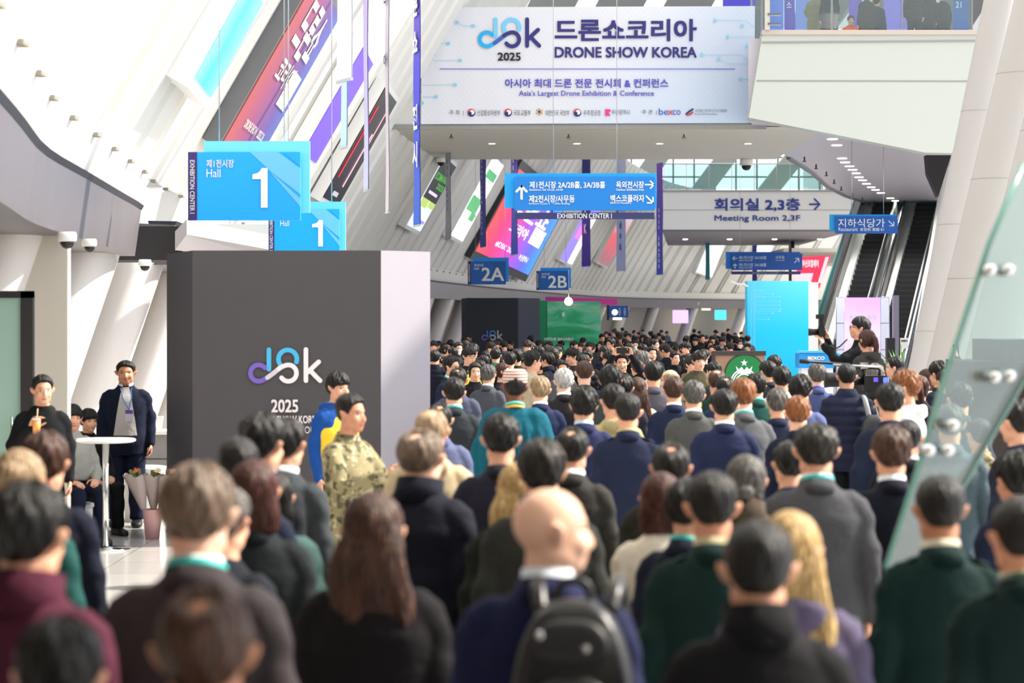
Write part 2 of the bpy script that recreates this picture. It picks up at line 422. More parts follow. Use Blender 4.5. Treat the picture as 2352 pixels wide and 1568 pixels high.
railing('glass_railing', 'glass railing along the back edge of the near footbridge', xl+2, xr, D1b-.2, ZB+2.05, 1.2, 8, 'glass railings')
for i, px in enumerate((943, 1130, 1325, 1515, 1718)):
    p = W3(px, 327, 59.5)
    t_ = thing('downlight', ['leftmost downlight under the near footbridge, beside the purple hanging banner', 'second downlight from the left under the near footbridge', 'middle downlight under the near footbridge', 'fourth downlight from the left under the near footbridge', 'rightmost round downlight under the near footbridge'][i], 'downlight', (p.x, 59.5, ZB-.06), 0, 'downlights under the near footbridge')
    obj('ring', MB().lathe([(.13, -.012), (.13, 0), (.09, 0), (.09, -.012)], 20), M_wh, t_)
    obj('lens', MB().lathe([(.001, -.02), (.095, -.012), (.095, -.002)], 20), M_lamp, t_)
def dome(name, label, p, r=.13, dark=True):
    t_ = thing(name, label, 'camera', p, 0, 'dome cameras')
    obj('housing', MB().lathe([(r*.9, 0), (r, -.3*r), (r, -.9*r), (r*.8, -1.0*r)], 20), M_wh, t_, smooth=True)
    obj('dome', MB().lathe([(r*.74, -.98*r), (r*.72, -1.25*r), (r*.5, -1.6*r), (r*.2, -1.74*r), (.002, -1.76*r)], 18), mat('dome black', '#18181c', .08), t_, smooth=True)
    return t_
dome('dome_camera', 'white dome camera under the near footbridge above the black and green screen', (WX(1004, 64.6)+.12, 64.6, ZB-.06), .15)
dome('dome_camera', 'white dome camera under the right end of the near footbridge', (WX(1716, 65), 65.2, ZB-.06), .2)
dome('dome_camera', 'larger white dome camera under the grey fascia at far left', (WX(154, 19.5), 19.5, WZ(533, 19.5)), .085)
dome('dome_camera', 'smaller white dome camera under the grey fascia, second from left', (WX(205, 20.6), 20.6, WZ(549, 20.6)), .07)
dome('dome_camera', 'white and black dome camera hanging by the top of the near dark booth', (WX(333, 28.0), 28.0, 2.98), .085)
for i, px in enumerate((1035, 1307, 1575)):
    p = W3(px, 300, 56); t_ = thing('sprinkler', ['sprinkler head under the footbridge, left', 'sprinkler head under the footbridge, middle', 'sprinkler head under the footbridge, right'][i], 'sprinkler', (p.x, 56.6, ZB-.06), 0, 'sprinklers')
    obj('head', MB().lathe([(.02, 0), (.02, -.06), (.06, -.075), (.06, -.085)], 10).box(-.05, .05, -.01, .01, -.12, -.11), mat('brass', '#6b5a3c', .4, metal=.7), t_)
# big banner on the bridge
B = Sign('event_banner', 'wide pale blue event banner hung across the near footbridge', 'banner', D1-.1, 1350, 285)
bm_ = MB(); nx, nz = 40, 6
c0, c1, c2, c3 = B.L(967, 285), B.L(1732, 282), B.L(1734, 14), B.L(969, 17)
V = []
for j in range(nz+1):
    for i in range(nx+1):
        u, v = i/nx, j/nz
        x = (c0[0]*(1-u)+c1[0]*u)*(1-v)+(c3[0]*(1-u)+c2[0]*u)*v; z = (c0[1]*(1-u)+c1[1]*u)*(1-v)+(c3[1]*(1-u)+c2[1]*u)*v
        V.append((x, .012*math.sin(9*x)*math.exp(-3*u)+.006*math.sin(3*z+2*x), z))
F = [(j*(nx+1)+i, j*(nx+1)+i+1, (j+1)*(nx+1)+i+1, (j+1)*(nx+1)+i) for j in range(nz) for i in range(nx)]
bm_.add(V, F); bm_.add([(x, y+.03, z) for x, y, z in V], [f[::-1] for f in F])
bm, nt, b = new_mat('banner print'); L = nt.links
t = nt.nodes.new('ShaderNodeTexCoord'); s_ = nt.nodes.new('ShaderNodeSeparateXYZ'); L.new(t.outputs['Object'], s_.inputs[0])
ma = nt.nodes.new('ShaderNodeMath'); ma.operation = 'MULTIPLY_ADD'; L.new(s_.outputs['Z'], ma.inputs[0]); ma.inputs[1].default_value = -.9; L.new(s_.outputs['X'], ma.inputs[2])
mr_ = nt.nodes.new('ShaderNodeMapRange'); L.new(ma.outputs[0], mr_.inputs[0]); mr_.inputs[1].default_value = -1.5; mr_.inputs[2].default_value = 5
wv = nt.nodes.new('ShaderNodeTexWave'); wv.inputs['Scale'].default_value = 3.2; wv.inputs['Distortion'].default_value = 1; mp = nt.nodes.new('ShaderNodeMapping'); mp.inputs['Rotation'].default_value = (0, .7, 0)
L.new(t.outputs['Object'], mp.inputs[0]); L.new(mp.outputs[0], wv.inputs[0])
m2 = nt.nodes.new('ShaderNodeMath'); m2.operation = 'MULTIPLY_ADD'; L.new(wv.outputs['Fac'], m2.inputs[0]); m2.inputs[1].default_value = .10; L.new(mr_.outputs[0], m2.inputs[2])
cr = nt.nodes.new('ShaderNodeValToRGB'); L.new(m2.outputs[0], cr.inputs[0])
cr.color_ramp.elements[0].color = (*srgb('#e9eaf0'), 1); cr.color_ramp.elements[1].color = (*srgb('#b9d2ee'), 1)
L.new(cr.outputs[0], b.inputs['Base Color']); b.inputs['Roughness'].default_value = .7
obj('cloth', bm_, bm, B.root, smooth=True)
M_cy1 = mat('print sky blue', '#78d3fb', .6); M_cy2 = mat('print azure', '#20b4f4', .6); M_ind = mat('print indigo', '#322f7c', .6); M_vio = mat('print violet', '#5652c4', .6); M_mid = mat('print mid blue', '#3c62c0', .6)
dsk_logo(B, 1097.5, 40, 145, [M_cy2, M_cy1, M_mid, M_ind], -.03)
B.text([('드론쇼코리아', 1274, 44, 1600, 95, .035), ('DRONE SHOW KOREA', 1274, 108, 1600, 133, .03)], M_ind, -.03, 'title_lettering')
B.text([('2025', 1143, 121, 1196, 140, .03)], M_black, -.03, 'year_lettering')
B.text([('아시아 최대 드론 전문 전시회 & 컨퍼런스', 1160, 181, 1535, 202, .025), ("Asia's Largest Drone Exhibition & Conference", 1192, 208, 1502, 224, .01)], M_vio, -.03, 'tagline_lettering')
gm = MB()
gm.box(*[B.L(1010, 0)[0], B.L(1688, 0)[0]], -.03, -.028, B.L(0, 159.6)[1], B.L(0, 158)[1]); obj('rule', gm, M_vio, B.root)
B.text([('·주 최  |', 1030, 253, 1065, 266), ('산업통상자원부', 1096, 253, 1149, 266), ('국토교통부', 1180, 253, 1219, 266), ('대한민국 국방부', 1253, 253, 1308, 266), ('우주항공청', 1340, 253, 1379, 266), ('부산광역시', 1405, 252, 1446, 264), ('·주 관  |', 1472, 252, 1508, 264), ('사단법인 한국무인기시스템협회', 1596, 251, 1669, 258), ('Korea UVS Association', 1596, 260, 1647, 264)], mat('print grey', '#55565c', .6), -.03, 'sponsor_lettering', .0)
B.text([('be', 1513, 249, 1535, 264), ('co', 1545, 253, 1563, 264)], mat('print royal', '#3c50b8', .6), -.03, 'sponsor_lettering', .0)
B.text([('x', 1534, 253, 1546, 264)], mat('print red', '#d8343c', .6), -.03, 'sponsor_lettering', .0)
em = MB()
for px in (1083, 1167, 1326):
    B.disc(em, px, 259, 9, -.030, 24, mi=0); B.disc(em, px, 259, 9, -.032, 20, math.radians(20), math.radians(200), mi=1)
    B.disc(em, px+1.5, 258, 5.6, -.034, 20, mi=2); B.disc(em, px-3.5, 260.5, 4.0, -.036, 16, mi=0)
for k in range(6):
    a = PI/2+k*PI/3; q = (1239, 257); B.stroke(em, [q, (q[0]+7*math.cos(a), q[1]-7*math.sin(a))], 3, -.03, mi=3)
em.prism([B.L(1390, 251), B.L(1402, 251), B.L(1402, 257), B.L(1397, 258), B.L(1403, 266), B.L(1390, 266)], -.032, -.03, mi=4)
B.stroke(em, [(1576, 262), (1583, 256), (1591, 251)], 4, -.03, mi=0); B.stroke(em, [(1578, 264), (1585, 263), (1590, 258)], 4, -.032, mi=1)
obj('sponsor_marks', em, [mat('mark navy', '#1d2f6f', .6), mat('mark red', '#d8343c', .6), M_wh, mat('mark gold', '#c9a25a', .6), mat('mark pink', '#e93a93', .6)], B.root)
ck = MB()
for pts in ([(969, 38), (1030, 38), (1064, 60), (1100, 60)], [(969, 124), (1000, 140), (1058, 139)], [(975, 100), (1030, 100)], [(970, 196), (1045, 195)], [(970, 223), (1003, 222)], [(1640, 47), (1712, 47), (1732, 62)], [(1678, 85), (1732, 85)], [(1612, 127), (1702, 126), (1730, 150)], [(1650, 135), (1672, 147), (1732, 147)], [(1700, 183), (1732, 183)]):
    B.stroke(ck, pts, .9, -.029)
for px, py in ((1050, 52), (1087, 60), (1030, 100), (986, 80), (996, 125), (1057, 139), (1045, 195), (1002, 222), (970, 237), (1642, 47), (1704, 59), (1671, 85), (1716, 105), (1611, 126), (1650, 135), (1700, 182)):
    B.disc(ck, px, py, 4, -.030)
obj('circuit_lines', ck, mat('print pale cyan', '#8fd6f2', .6), B.root)
# ------------------------------------------------------------------ right-hand upper storey
D2 = 53.0
def pz(px, py, d=D2): return (WX(px, d), WZ(py, d))
struct('wall_right_front', MB().prism([pz(1752, 76), pz(2268, 74), pz(2200, 352), pz(2125, 350), pz(1720, 270)], D2, D2+.6), mat('white cladding', '#c8cdc4', .4))
struct('wall_right_joint', MB().prism([pz(1738, 184), pz(2234, 185), pz(2234, 188), pz(1738, 187)], D2-.01, D2).prism([pz(1750, 96), pz(2262, 92), pz(2262, 95), pz(1750, 99)], D2-.03, D2), mat('joint', '#9a9a98', .6))
struct('wall_right_coping', MB().box(WX(1750, D2), WX(2262, D2), D2-.06, D2+.3, WZ(80, D2), WZ(69, D2)), mat('stone coping', '#c9bdb2', .5))
slab = [(WX(1722, D2), D2+.3), (WX(1758, 60), 60), (8.3, 65.5), (9.9, 72), (11.6, 80), (13.2, 86), (15.2, 92), (17.6, 97.5), (20.5, 102), (26, 106), (36, 108), (36, D2+.3)]
struct('slab_upper_floor', MB().prismz(slab, ZB+.02, ZB+2.0), M_soffit2)
edge = [(x-.04, y+.05) for x, y in slab[2:10]]
ebm = MB()
for (a, b) in zip(edge[:-1], edge[1:]): ebm.hexa([(a[0], a[1], ZB-.05), (a[0]+.12, a[1], ZB-.05), (a[0]+.12, a[1], ZB+.3), (a[0], a[1], ZB+.3)], [(b[0], b[1], ZB-.05), (b[0]+.12, b[1], ZB-.05), (b[0]+.12, b[1], ZB+.3), (b[0], b[1], ZB+.3)])
struct('slab_edge', ebm, mat('slab edge', '#6f6b74', .5))
struct('recess_shade_right', MB().prism([pz(2128, 356, 58), pz(2185, 356, 58), pz(2155, 452, 58), pz(2132, 400, 58)], 58, 58.4), M_dark)  # solid dark block stands in for the shade inside an opening
dl = [(1912, 321), (1922, 335), (1934, 365), (1941, 374), (1951, 383), (1958, 391), (1966, 399), (1973, 408), (1981, 415), (1990, 423), (2001, 431), (2011, 437), (2023, 444), (2045, 456), (2056, 462), (2069, 467), (2105, 481), (2118, 487), (2130, 492)]
for i, (px, py) in enumerate(dl):
    d = (ZB-CAMZ)*FPX/(HY-py)
    t_ = thing('ceiling_spotlight', 'small ceiling downlight in the curved row under the upper right storey', 'downlight', (WX(px, d), d, ZB+.02), 0, 'curved row of downlights under the upper storey')
    obj('lens', MB().lathe([(.14, -.012), (.15, 0)], 14), M_lamp, t_)
    if i % 2 == 0:
        ll = bpy.data.lights.new('downlight_beam', 'SPOT'); lo = bpy.data.objects.new('downlight_beam', ll); COL.objects.link(lo); lo.parent = t_; lo.location = (0, 0, -.03); ll.energy = 900; ll.spot_size = 2.4; ll.spot_blend = .6; ll.shadow_soft_size = .12; ll.color = (1, .95, .88)
for i in range(14):
    u = i/13; q = np.array(spline(slab[2:10], 6)); q = q[int(u*(len(q)-1))]
    t_ = thing('sprinkler', 'small sprinkler along the curved slab edge on the right', 'sprinkler', (q[0]+.5, q[1], ZB+.02), 0, 'sprinklers along the curved slab edge')
    obj('head', MB().lathe([(.025, 0), (.025, -.12), (.06, -.13), (.06, -.15)], 8), mat('sprinkler dark', '#3a3636', .5), t_)
railing('glass_railing', 'glass railing on top of the white upper storey front at upper right', WX(1752, D2), WX(2235, D2), D2+.15, WZ(69, D2), 1.15, 3, 'glass railings', None)
sp = thing('clamp_post', 'pale steel corner post of the upper right glass railing', 'post', (WX(1764, D2), D2-.1, WZ(70, D2)))
obj('upright', MB().box(-.09, .03, -.03, .03, 0, 1.1), mat('pale steel', '#d9d3c6', .4, metal=.4), sp)
for z in (.12, .35, .75): obj('clamp', MB().box(-.02, .3, -.06, .06, z, z+.05), M_chrome, sp)
struct('floor_upper', MB().box(WX(1752, D2), 30, D2+.6, 80, ZB+2.0, WZ(80, D2)), M_soffit)
# banners standing on the upper floor
for i, (x0, x1, c, tx) in enumerate(((1660, 1736, '#5a4fd0', ''), (1768, 1800, '#6b8df0', ''), (1801, 1826, '#5a48c8', '소'), (1827, 1862, '#7f9cf2', ''), (1864, 1904, '#6a3fb0', ''), (1950, 1980, '#7a5fd2', ''), (2030, 2100, '#8f86f0', ''), (2190, 2225, '#1f66b8', '21'))):
    d = 62.5 if i else 64
    S = Sign('upper_floor_banner', ['violet banner peeking above the right end of the big event banner', 'light blue banner behind the upper right railing, leftmost', 'narrow violet banner with a white glyph behind the upper right railing', 'pale blue banner behind the upper right railing beside the violet ones', 'purple banner left of the person in orange on the upper floor', 'lilac banner right of the person in orange on the upper floor', 'pale lilac banner behind the upper floor tripod', 'blue banner with a white number 21 at the upper right'][i], 'banner', d, x0, 90, 'banners on the upper floor')
    zt = -40
    if not i: S.panel('cloth', [(1660, zt), (1736, 14)], mat('bn '+c, c, .6), 0, .03)
    else: S.panel('cloth', [(x0, zt), (x1, WZ and 82)], mat('bn '+c, c, .6), 0, .03)
    if tx: S.text([(tx, x0+5, 4, x1-8 if tx != '21' else x0+18, 18)], M_txt, -.01)
# ------------------------------------------------------------------ second footbridge with the meeting room lettering
D3, D3b, ZB3 = 108.0, 128.0, 6.75
S = Sign('meeting_room_sign', 'blue meeting room lettering on the far footbridge fascia', 'sign', D3-.02, 1640, 515)
S.text([('회의실 2,3층', 1641, 455, 1838, 485, .03), ('Meeting Room 2,3F', 1641, 494, 1838, 511, .02)], mat('print blue', '#2a3f93', .6), -.01)
am = MB(); S.stroke(am, [(1860, 469), (1882, 469)], 4, -.01); S.stroke(am, [(1871, 457), (1883, 469), (1871, 481)], 4, -.012); obj('arrow', am, mat('print blue', '#2a3f93', .6), S.root)
def p3(px, py): return (WX(px, D3), WZ(py, D3))
x3 = WX(1522, D3)
struct('footbridge_far', MB().prismz([(x3, D3), (WX(1955, D3), D3), (WX(1955, D3), D3b), (x3*D3b/D3+.3, D3b)], WZ(527, D3), WZ(436, D3)), M_bridge)
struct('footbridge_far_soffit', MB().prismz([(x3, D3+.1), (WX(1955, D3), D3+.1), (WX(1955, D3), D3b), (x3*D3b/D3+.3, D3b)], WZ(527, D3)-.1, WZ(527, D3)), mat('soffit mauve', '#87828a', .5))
struct('footbridge_far_joint', MB().prism([p3(1522, 481.5), p3(1955, 481.5), p3(1955, 482.6), p3(1522, 482.6)], D3-.01, D3).prism([p3(1522, 437), p3(1955, 437), p3(1955, 440), p3(1522, 440)], D3-.04, D3), mat('joint', '#9a9a98', .6))
railing('glass_railing', 'long glass railing on the far footbridge above the meeting room lettering', WX(1525, D3), WX(1890, D3), D3+.2, WZ(436, D3), 1.3, 7, 'glass railings', G_green)
for i, px in enumerate((1574, 1676, 1779, 1883)):
    t_ = thing('downlight', ['leftmost downlight under the far footbridge', 'second downlight from the left under the far footbridge', 'third downlight from the left under the far footbridge', 'rightmost downlight under the far footbridge'][i], 'downlight', (WX(px, 118), 118, WZ(527, D3)-.1), 0, 'downlights under the far footbridge')
    obj('lens', MB().lathe([(.12, -.03), (.14, 0)], 14), M_lamp, t_)
# roof fins and window grid beyond
fb = MB()
for i in range(9):
    x = -2+i*4.6; fb.hexa([(x, 150, 10.5), (x+1.6, 150, 10.5), (x+1.6, 151, 10.5), (x, 151, 10.5)], [(x+8, 134, 22), (x+9.6, 134, 22), (x+9.6, 135, 22), (x+8, 135, 22)])
struct('roof_fins_far', fb, mat('roof fin', '#aeb1b0', .5))
fb = MB()
for i in range(12):
    x = -9+i*2.7; fb.hexa([(x, 88, 11.9), (x+1.9, 88, 11.9), (x+1.9, 88.7, 12.0), (x, 88.7, 12.0)], [(x+4.5, 82, 20), (x+6.4, 82, 20), (x+6.4, 82.7, 20), (x+4.5, 82.7, 20)])
struct('roof_fins_near', fb, mat('roof fin', '#aeb1b0', .5))
gm = MB()
for i in range(13): gm.box(4+i*1.5, 4.12+i*1.5, 156, 156.2, 8.5, 16)
for z in (9.6, 11.0, 12.4, 13.8): gm.box(4, 23, 156, 156.15, z, z+.12)
struct('window_1', gm, mat('mullion', '#6f7a78', .5))
# ------------------------------------------------------------------ escalators
def escalator(label, x0, grp):
    r = thing('escalator', label, 'escalator', (x0, 80.0, 0), -math.atan2(3.4, 10.4), grp)
    run, rise, w = 16.0, 9.24, .86
    st = MB(); n = 44
    for i in range(n):
        y = i*run/n; z = i*rise/n; st.hexa([(-w/2, y, z-.3), (w/2, y, z-.3), (w/2, y, z+.21), (-w/2, y, z+.21)], [(-w/2, y+run/n+.02, z-.3), (w/2, y+run/n+.02, z-.3), (w/2, y+run/n+.02, z+.21), (-w/2, y+run/n+.02, z+.21)])
    obj('steps', st, mat('escalator step', '#15161b', .5), r)
    eg = MB()
    for i in range(n):
        y = i*run/n; z = i*rise/n; eg.box(-w/2, w/2, y-.012, y+.02, z+.195, z+.222)
    obj('step_edges', eg, mat('step edge', '#33353c', .5), r)
    for s in (-1, 1):
        a, b_ = (w/2+.0)*s, (w/2+.30)*s
        def slope(x0_, x1_, h0, h1): return MB().hexa([(x0_, -.6, h0-.35), (x1_, -.6, h0-.35), (x1_, -.6, h1-.35), (x0_, -.6, h1-.35)], [(x0_, run, rise+h0), (x1_, run, rise+h0), (x1_, run, rise+h1), (x0_, run, rise+h1)])
        obj('skirt', slope(a, b_, -.5, .36), M_white, r)
        obj('glass_side', slope(b_-.03*s, b_+.0*s, .36, 1.1), glass_mat('escalator glass', (.62, .86, .86), .12, .04, .25), r)
        obj('handrail', MB().tube([(b_-.015*s, -.6, .78), (b_-.015*s, run, rise+1.13)], .05, 8), M_black, r, smooth=True)
        obj('cladding', slope(b_+.01*s, b_+.09*s, -.6, .3), M_steel, r)
    return r
escalator('left dark-stepped escalator rising behind the restaurant sign', WX(1920, 80), 'escalators')
escalator('right dark-stepped escalator beside the white columns', WX(1920, 80)+1.80, 'escalators')
gs = thing('glass_screen', 'dark teal glass side screen along the left escalator', 'glass screen', (WX(1920, 80)-.98, 80, 0), -math.atan2(3.4, 10.4))
obj('pane', MB().hexa([(-.08, -.6, -.1), (-.05, -.6, -.1), (-.05, -.6, 1.0), (-.08, -.6, 1.0)], [(-.08, 16, 9.1), (-.05, 16, 9.1), (-.05, 16, 10.2), (-.08, 16, 10.2)]), mat('teal glass', '#0d6a66', .1), gs)
obj('edge_rail', MB().hexa([(-.14, -.6, -.22), (-.02, -.6, -.22), (-.02, -.6, -.12), (-.14, -.6, -.12)], [(-.14, 16, 8.98), (-.02, 16, 8.98), (-.02, 16, 9.08), (-.14, 16, 9.08)]), M_steel, gs)
struct('ceiling_far', MB().box(WX(1800, 118), 34, 118, 150, 5.9, 6.1), M_soffit)
# ------------------------------------------------------------------ big leaning columns on the right
def column(nm, pts, d, seams):
    (x0, y0, r0), (x1, y1, r1) = pts
    mb = MB(); A = W3(x0, y0, d); Bp = W3(x1, y1, d); dirv = (Bp-A); 
    A2 = A+dirv*((0-A.z)/dirv.z); B2 = A+dirv*((11.5-A.z)/dirv.z)
    rings = []
    for i in range(13):
        c = A2.lerp(B2, i/12); rings.append(ering(c, (1, 0, 0), (0, 1, 0), (r0+(r1-r0)*i/12)*d/FPX, (r0+(r1-r0)*i/12)*d/FPX, 40))
    V, F = loft(rings); struct(nm, mb.add(V, F), M_col, smooth=True)
    sm = MB()
    for py in seams:
        u = (WZ(py, d)-A2.z)/(B2.z-A2.z); c = A2.lerp(B2, u); rr = (r0+(r1-r0)*u)*d/FPX+.004
        V, F = loft([ering((c.x, c.y, c.z-.006), (1, 0, 0), (0, 1, 0), rr, rr, 40), ering((c.x, c.y, c.z+.006), (1, 0, 0), (0, 1, 0), rr, rr, 40)]); sm.add(V, F)
    struct(nm+'_seam', sm, mat('seam', '#a5a3a0', .6))
column('column_1', [(2140, 800, 45), (2300, 0, 38)], 40, (256, 516, 760))
column('column_2', [(2222, 700, 62), (2385, 0, 52)], 36, (170, 412, 640))
column('column_3', [(2345, 600, 75), (2490, 0, 70)], 33, (300,))
struct('sun_block_wall', MB().box(23.0, 23.6, D2+1, 172, 9.5, 48), M_white)  # tall wall added to block the sun from the far hall
# unseen ceiling, wall and columns added to cast shade on near crowd and booth
struct('shade_ceiling', MB().box(-14, 10, -9, 6.4, 6.4, 6.8), M_soffit)
struct('shade_wall', MB().box(-14, 10, -9, -8.6, 0, 6.4), M_inner)
column('shade_column_4', [(2545, 600, 85), (2700, 0, 80)], 29.5, (300,))
column('shade_column_5', [(2790, 600, 95), (2950, 0, 90)], 25.1, (300,))
struct('wall_right_return', MB().prism([pz(2092, 860, 70), pz(2126, 860, 70), pz(2206, 340, 70), pz(2180, 340, 70)], 70, 70.5), M_white)
# ------------------------------------------------------------------ blue hall signs
def rod(root, x, z0, z1, y=.03, r=.006):
    obj('hanger_rod', MB().tube([(x, y, z0), (x, y, z1)], r, 8), M_steel, root, smooth=True)
def hall_sign(label, d, x0, y0, x1, y1, big, cols, back, small=True, korean='제1전시장'):
    """front board (x0..x1,y0..y1) with a dark left band and a paler board behind, shifted up and right"""
    w, h = x1-x0, y1-y0
    S = Sign('hall_sign', label, 'sign', d, x0, y1, 'hall number signs')
    cm, cl, cp = cols
    S.panel('back_board', [(x0+.13*w, y0-.17*h), (x1+.075*w, y1-.02*h-.10*h)], mat('back '+back, back, .5, emit=.12), .10, .16)
    S.panel('front_board', [(x0, y0), (x1, y1)], mat('board '+cm, cm, .5, emit=.12), .0, .06)
    S.panel('side_band', [(x0, y0), (x0+.08*w, y1)], mat('band '+cp, cp, .5), -.008, .0)
    tri = MB()
    def pp(*q): return [S.L(x0+a*w, y0+b*h) for a, b in q]
    tri.prism(pp((.55, 0), (.80, 0), (1, .24), (1, .62), (.74, .29)), -.005, .0)
    tri.prism(pp((.715, .26), (1, .68), (1, .80)), -.005, .0)
    obj('light_stripe', tri, mat('stripe '+cl, cl, .5), S.root)
    obj('corner', MB().prism(pp((.86, .02), (1, .02), (1, .22)), -.008, -.005), mat('board '+cm, cm, .5), S.root)
    it = [('EXHIBITION CENTER I', x0+.018*w, y0+.12*h, x0+.06*w, y1-.10*h, .012, 90)]
    S.text(it, M_txt, -.012, 'side_lettering')
    S.text([(korean, x0+.165*w, y0+.11*h, x0+.41*w, y0+.23*h, .02), ('Hall', x0+.165*w, y0+.25*h, x0+.29*w, y0+.37*h, .0)], M_txt, -.012, 'hall_lettering')
    return S
def numeral(S, x0, y0, x1, y1):
    w, h = x1-x0, y1-y0
    obj('hall_number', MB().prism([S.L(x0+a*w, y0+b*h) for a, b in ((.56, 1), (1, 1), (1, 0), (.62, 0), (.50, .08), (.30, .13), (0, .16), (0, .28), (.56, .28))], -.016, -.012), M_txt, S.root)
S = hall_sign('large bright blue Hall 1 sign hanging nearest, over the near dark booth', 24.0, 432, 349, 690, 506, '1', ('#06a5f2', '#6fcbfa', '#3a2c7a'), '#6fd0fb')
numeral(S, 580, 386, 615, 477)
for px in (500, 650): rod(S.root, *(S.L(px, 322)[0], S.L(px, 322)[1], 8.0), .13)
S = hall_sign('smaller bright blue Hall 1 sign half hidden behind the nearer one', 27.5, 617, 480, 780, 586, '1', ('#06a5f2', '#6fcbfa', '#3a2c7a'), '#6fd0fb')
numeral(S, 717, 505, 742, 566)
for px in (660, 760): rod(S.root, *(S.L(px, 462)[0], S.L(px, 462)[1], 8.0), .13)
S = hall_sign('blue Hall 2A sign above the far dark booth', 66.0, 1074.5, 600, 1162, 653, '2A', ('#0d4f9a', '#0b5cae', '#1c2348'), '#0b7fd0')
S.text([('2A', 1106, 614, 1158, 645, .02)], M_txt, -.012, 'hall_number')
for px in (1092, 1160): rod(S.root, *(S.L(px, 592)[0], S.L(px, 592)[1], 4.2), .13)
S = hall_sign('blue Hall 2B sign above the green booth', 72.0, 1232, 622, 1306, 666, '2B', ('#0d4f9a', '#0b5cae', '#1c2348'), '#0b7fd0')
S.text([('2B', 1259, 633, 1302, 661, .02)], M_txt, -.012, 'hall_number')
for px in (1250, 1300): rod(S.root, *(S.L(px, 615)[0], S.L(px, 615)[1], 4.2), .13)
def arrow(S, mb, x, y, a, l, w, y_=-.012):
    """arrow of half length l pointing at angle a (deg, up = 90)"""
    c, s_ = math.cos(math.radians(a)), -math.sin(math.radians(a)); tip = (x+c*l, y+s_*l); S.stroke(mb, [(x-c*l, y-s_*l), (x, y), tip], w, y_)
    for q in (135, -135):
        c2, s2 = math.cos(math.radians(a+q)), -math.sin(math.radians(a+q)); S.stroke(mb, [(tip[0]+c2*l*1.15, tip[1]+s2*l*1.15), tip], w, y_-.001)
def flat(S, mb, q0, q1, y=-.012): mb.prism([S.L(q0[0], q0[1]), S.L(q1[0], q0[1]), S.L(q1[0], q1[1]), S.L(q0[0], q1[1])], y, y+.004)
# direction board
D = 47.0
S = Sign('direction_sign', 'large blue overhead direction sign with white arrows in the middle of the hall', 'sign', D, 1182, 483)
S.panel('back_board', [(1159, 397), (1509, 477)], mat('board azure', '#0f9de0', .5, emit=.1), .12, .2)
S.panel('front_board', [(1182, 406), (1504, 483)], mat('board blue', '#0a78c8', .5, emit=.1), 0, .08)
S.panel('name_bar', [(1183, 488), (1503, 503)], mat('bar navy', '#2b3566', .5), 0, .05)
for px in (1268, 1418): S.panel('bracket', [(px-2, 482), (px+2, 490)], M_navy, .01, .05)
for px in (1271, 1417): rod(S.root, *(S.L(px, 397)[0], S.L(px, 397)[1], 9.0), .05, .008)
S.text([('제1전시장 2A/2B홀, 3A/3B홀', 1216, 416, 1390, 433, .025), ('제2전시장/사무동', 1215, 448, 1320, 465, .025), ('옥외전시장', 1415, 416, 1479, 432, .025), ('벡스코플라자', 1402, 447, 1480, 464, .025),
        ('Exhibition Hall 2A/2B, 3A/3B', 1216, 433.5, 1293, 438.5, .012), ('Exhibition Center II    / Office Building', 1215, 465.5, 1309, 470.5, .012), ('Outdoor Exhibition Area', 1415, 432.5, 1479, 438, .012), ('BEXCO Plaza(B1)', 1402, 463.5, 1449, 469, .012)], M_txt, -.01)
S.text([('EXHIBITION CENTER I', 1280, 490, 1405, 501.5, .012)], M_txt, -.01, 'name_lettering')
am = MB(); arrow(S, am, 1198, 442, 90, 14, 5.5); arrow(S, am, 1492, 424, 0, 10, 3.2); arrow(S, am, 1492, 458, -45, 11, 3.2); obj('arrows', am, M_txt, S.root)
# restaurant sign
S = Sign('restaurant_sign', 'small blue restaurant sign with an arrow in front of the escalators', 'sign', 58.0, 1919, 536)
S.panel('back_board', [(1907, 492), (2058, 530)], mat('board azure', '#0f9de0', .5, emit=.1), .1, .16)
S.panel('front_board', [(1919, 496), (2062, 536)], mat('board royal', '#0a56ac', .5, emit=.1), 0, .07)
S.text([('지하식당가', 1925, 502, 2032, 522, .005), ('Restaurant', 1926, 522, 1970, 530.5, .0), ('食堂街 餐廳 B1', 1975, 523, 2030, 530.5, .0)], M_txt, -.01)
am = MB(); arrow(S, am, 2047, 513, -45, 8, 1.8); obj('arrow', am, M_txt, S.root)
for px in (1957, 2030): rod(S.root, *(S.L(px, 492)[0], S.L(px, 492)[1], ZB-WZ(536, 58)), .05, .009)
# far direction sign
S = Sign('direction_sign', 'far dark blue direction sign above the tall light blue booth', 'sign', 84.0, 1680, 622)
S.panel('back_board', [(1668, 578), (1838, 617)], mat('board mid', '#1668b8', .5, emit=.05), .12, .2)
S.panel('front_board', [(1680, 582), (1843, 620)], mat('board deep', '#174a96', .5, emit=.05), 0, .08)
S.panel('name_bar', [(1680, 623), (1839, 630)], mat('bar navy', '#2b3566', .5), 0, .05)
S.text([('제1전시장 2A/2B홀', 1697, 587.5, 1760, 595.5, .01), ('제1전시장 3A/3B홀', 1697, 604, 1760, 612, .01), ('사무동', 1781, 587, 1802, 595, .01), ('Exhibition Hall 2A/2B', 1697, 596.5, 1728, 599.5), ('Exhibition Hall 3A/3B', 1697, 613, 1728, 616), ('Office Building', 1781, 596.5, 1802, 599.5)], mat('pale blue lettering', '#c9dcf4', .6), -.01)
S.text([('EXHIBITION CENTER I', 1728, 624, 1791, 629.5, 0)], mat('grey lettering', '#8b98b4', .6), -.01, 'name_lettering')
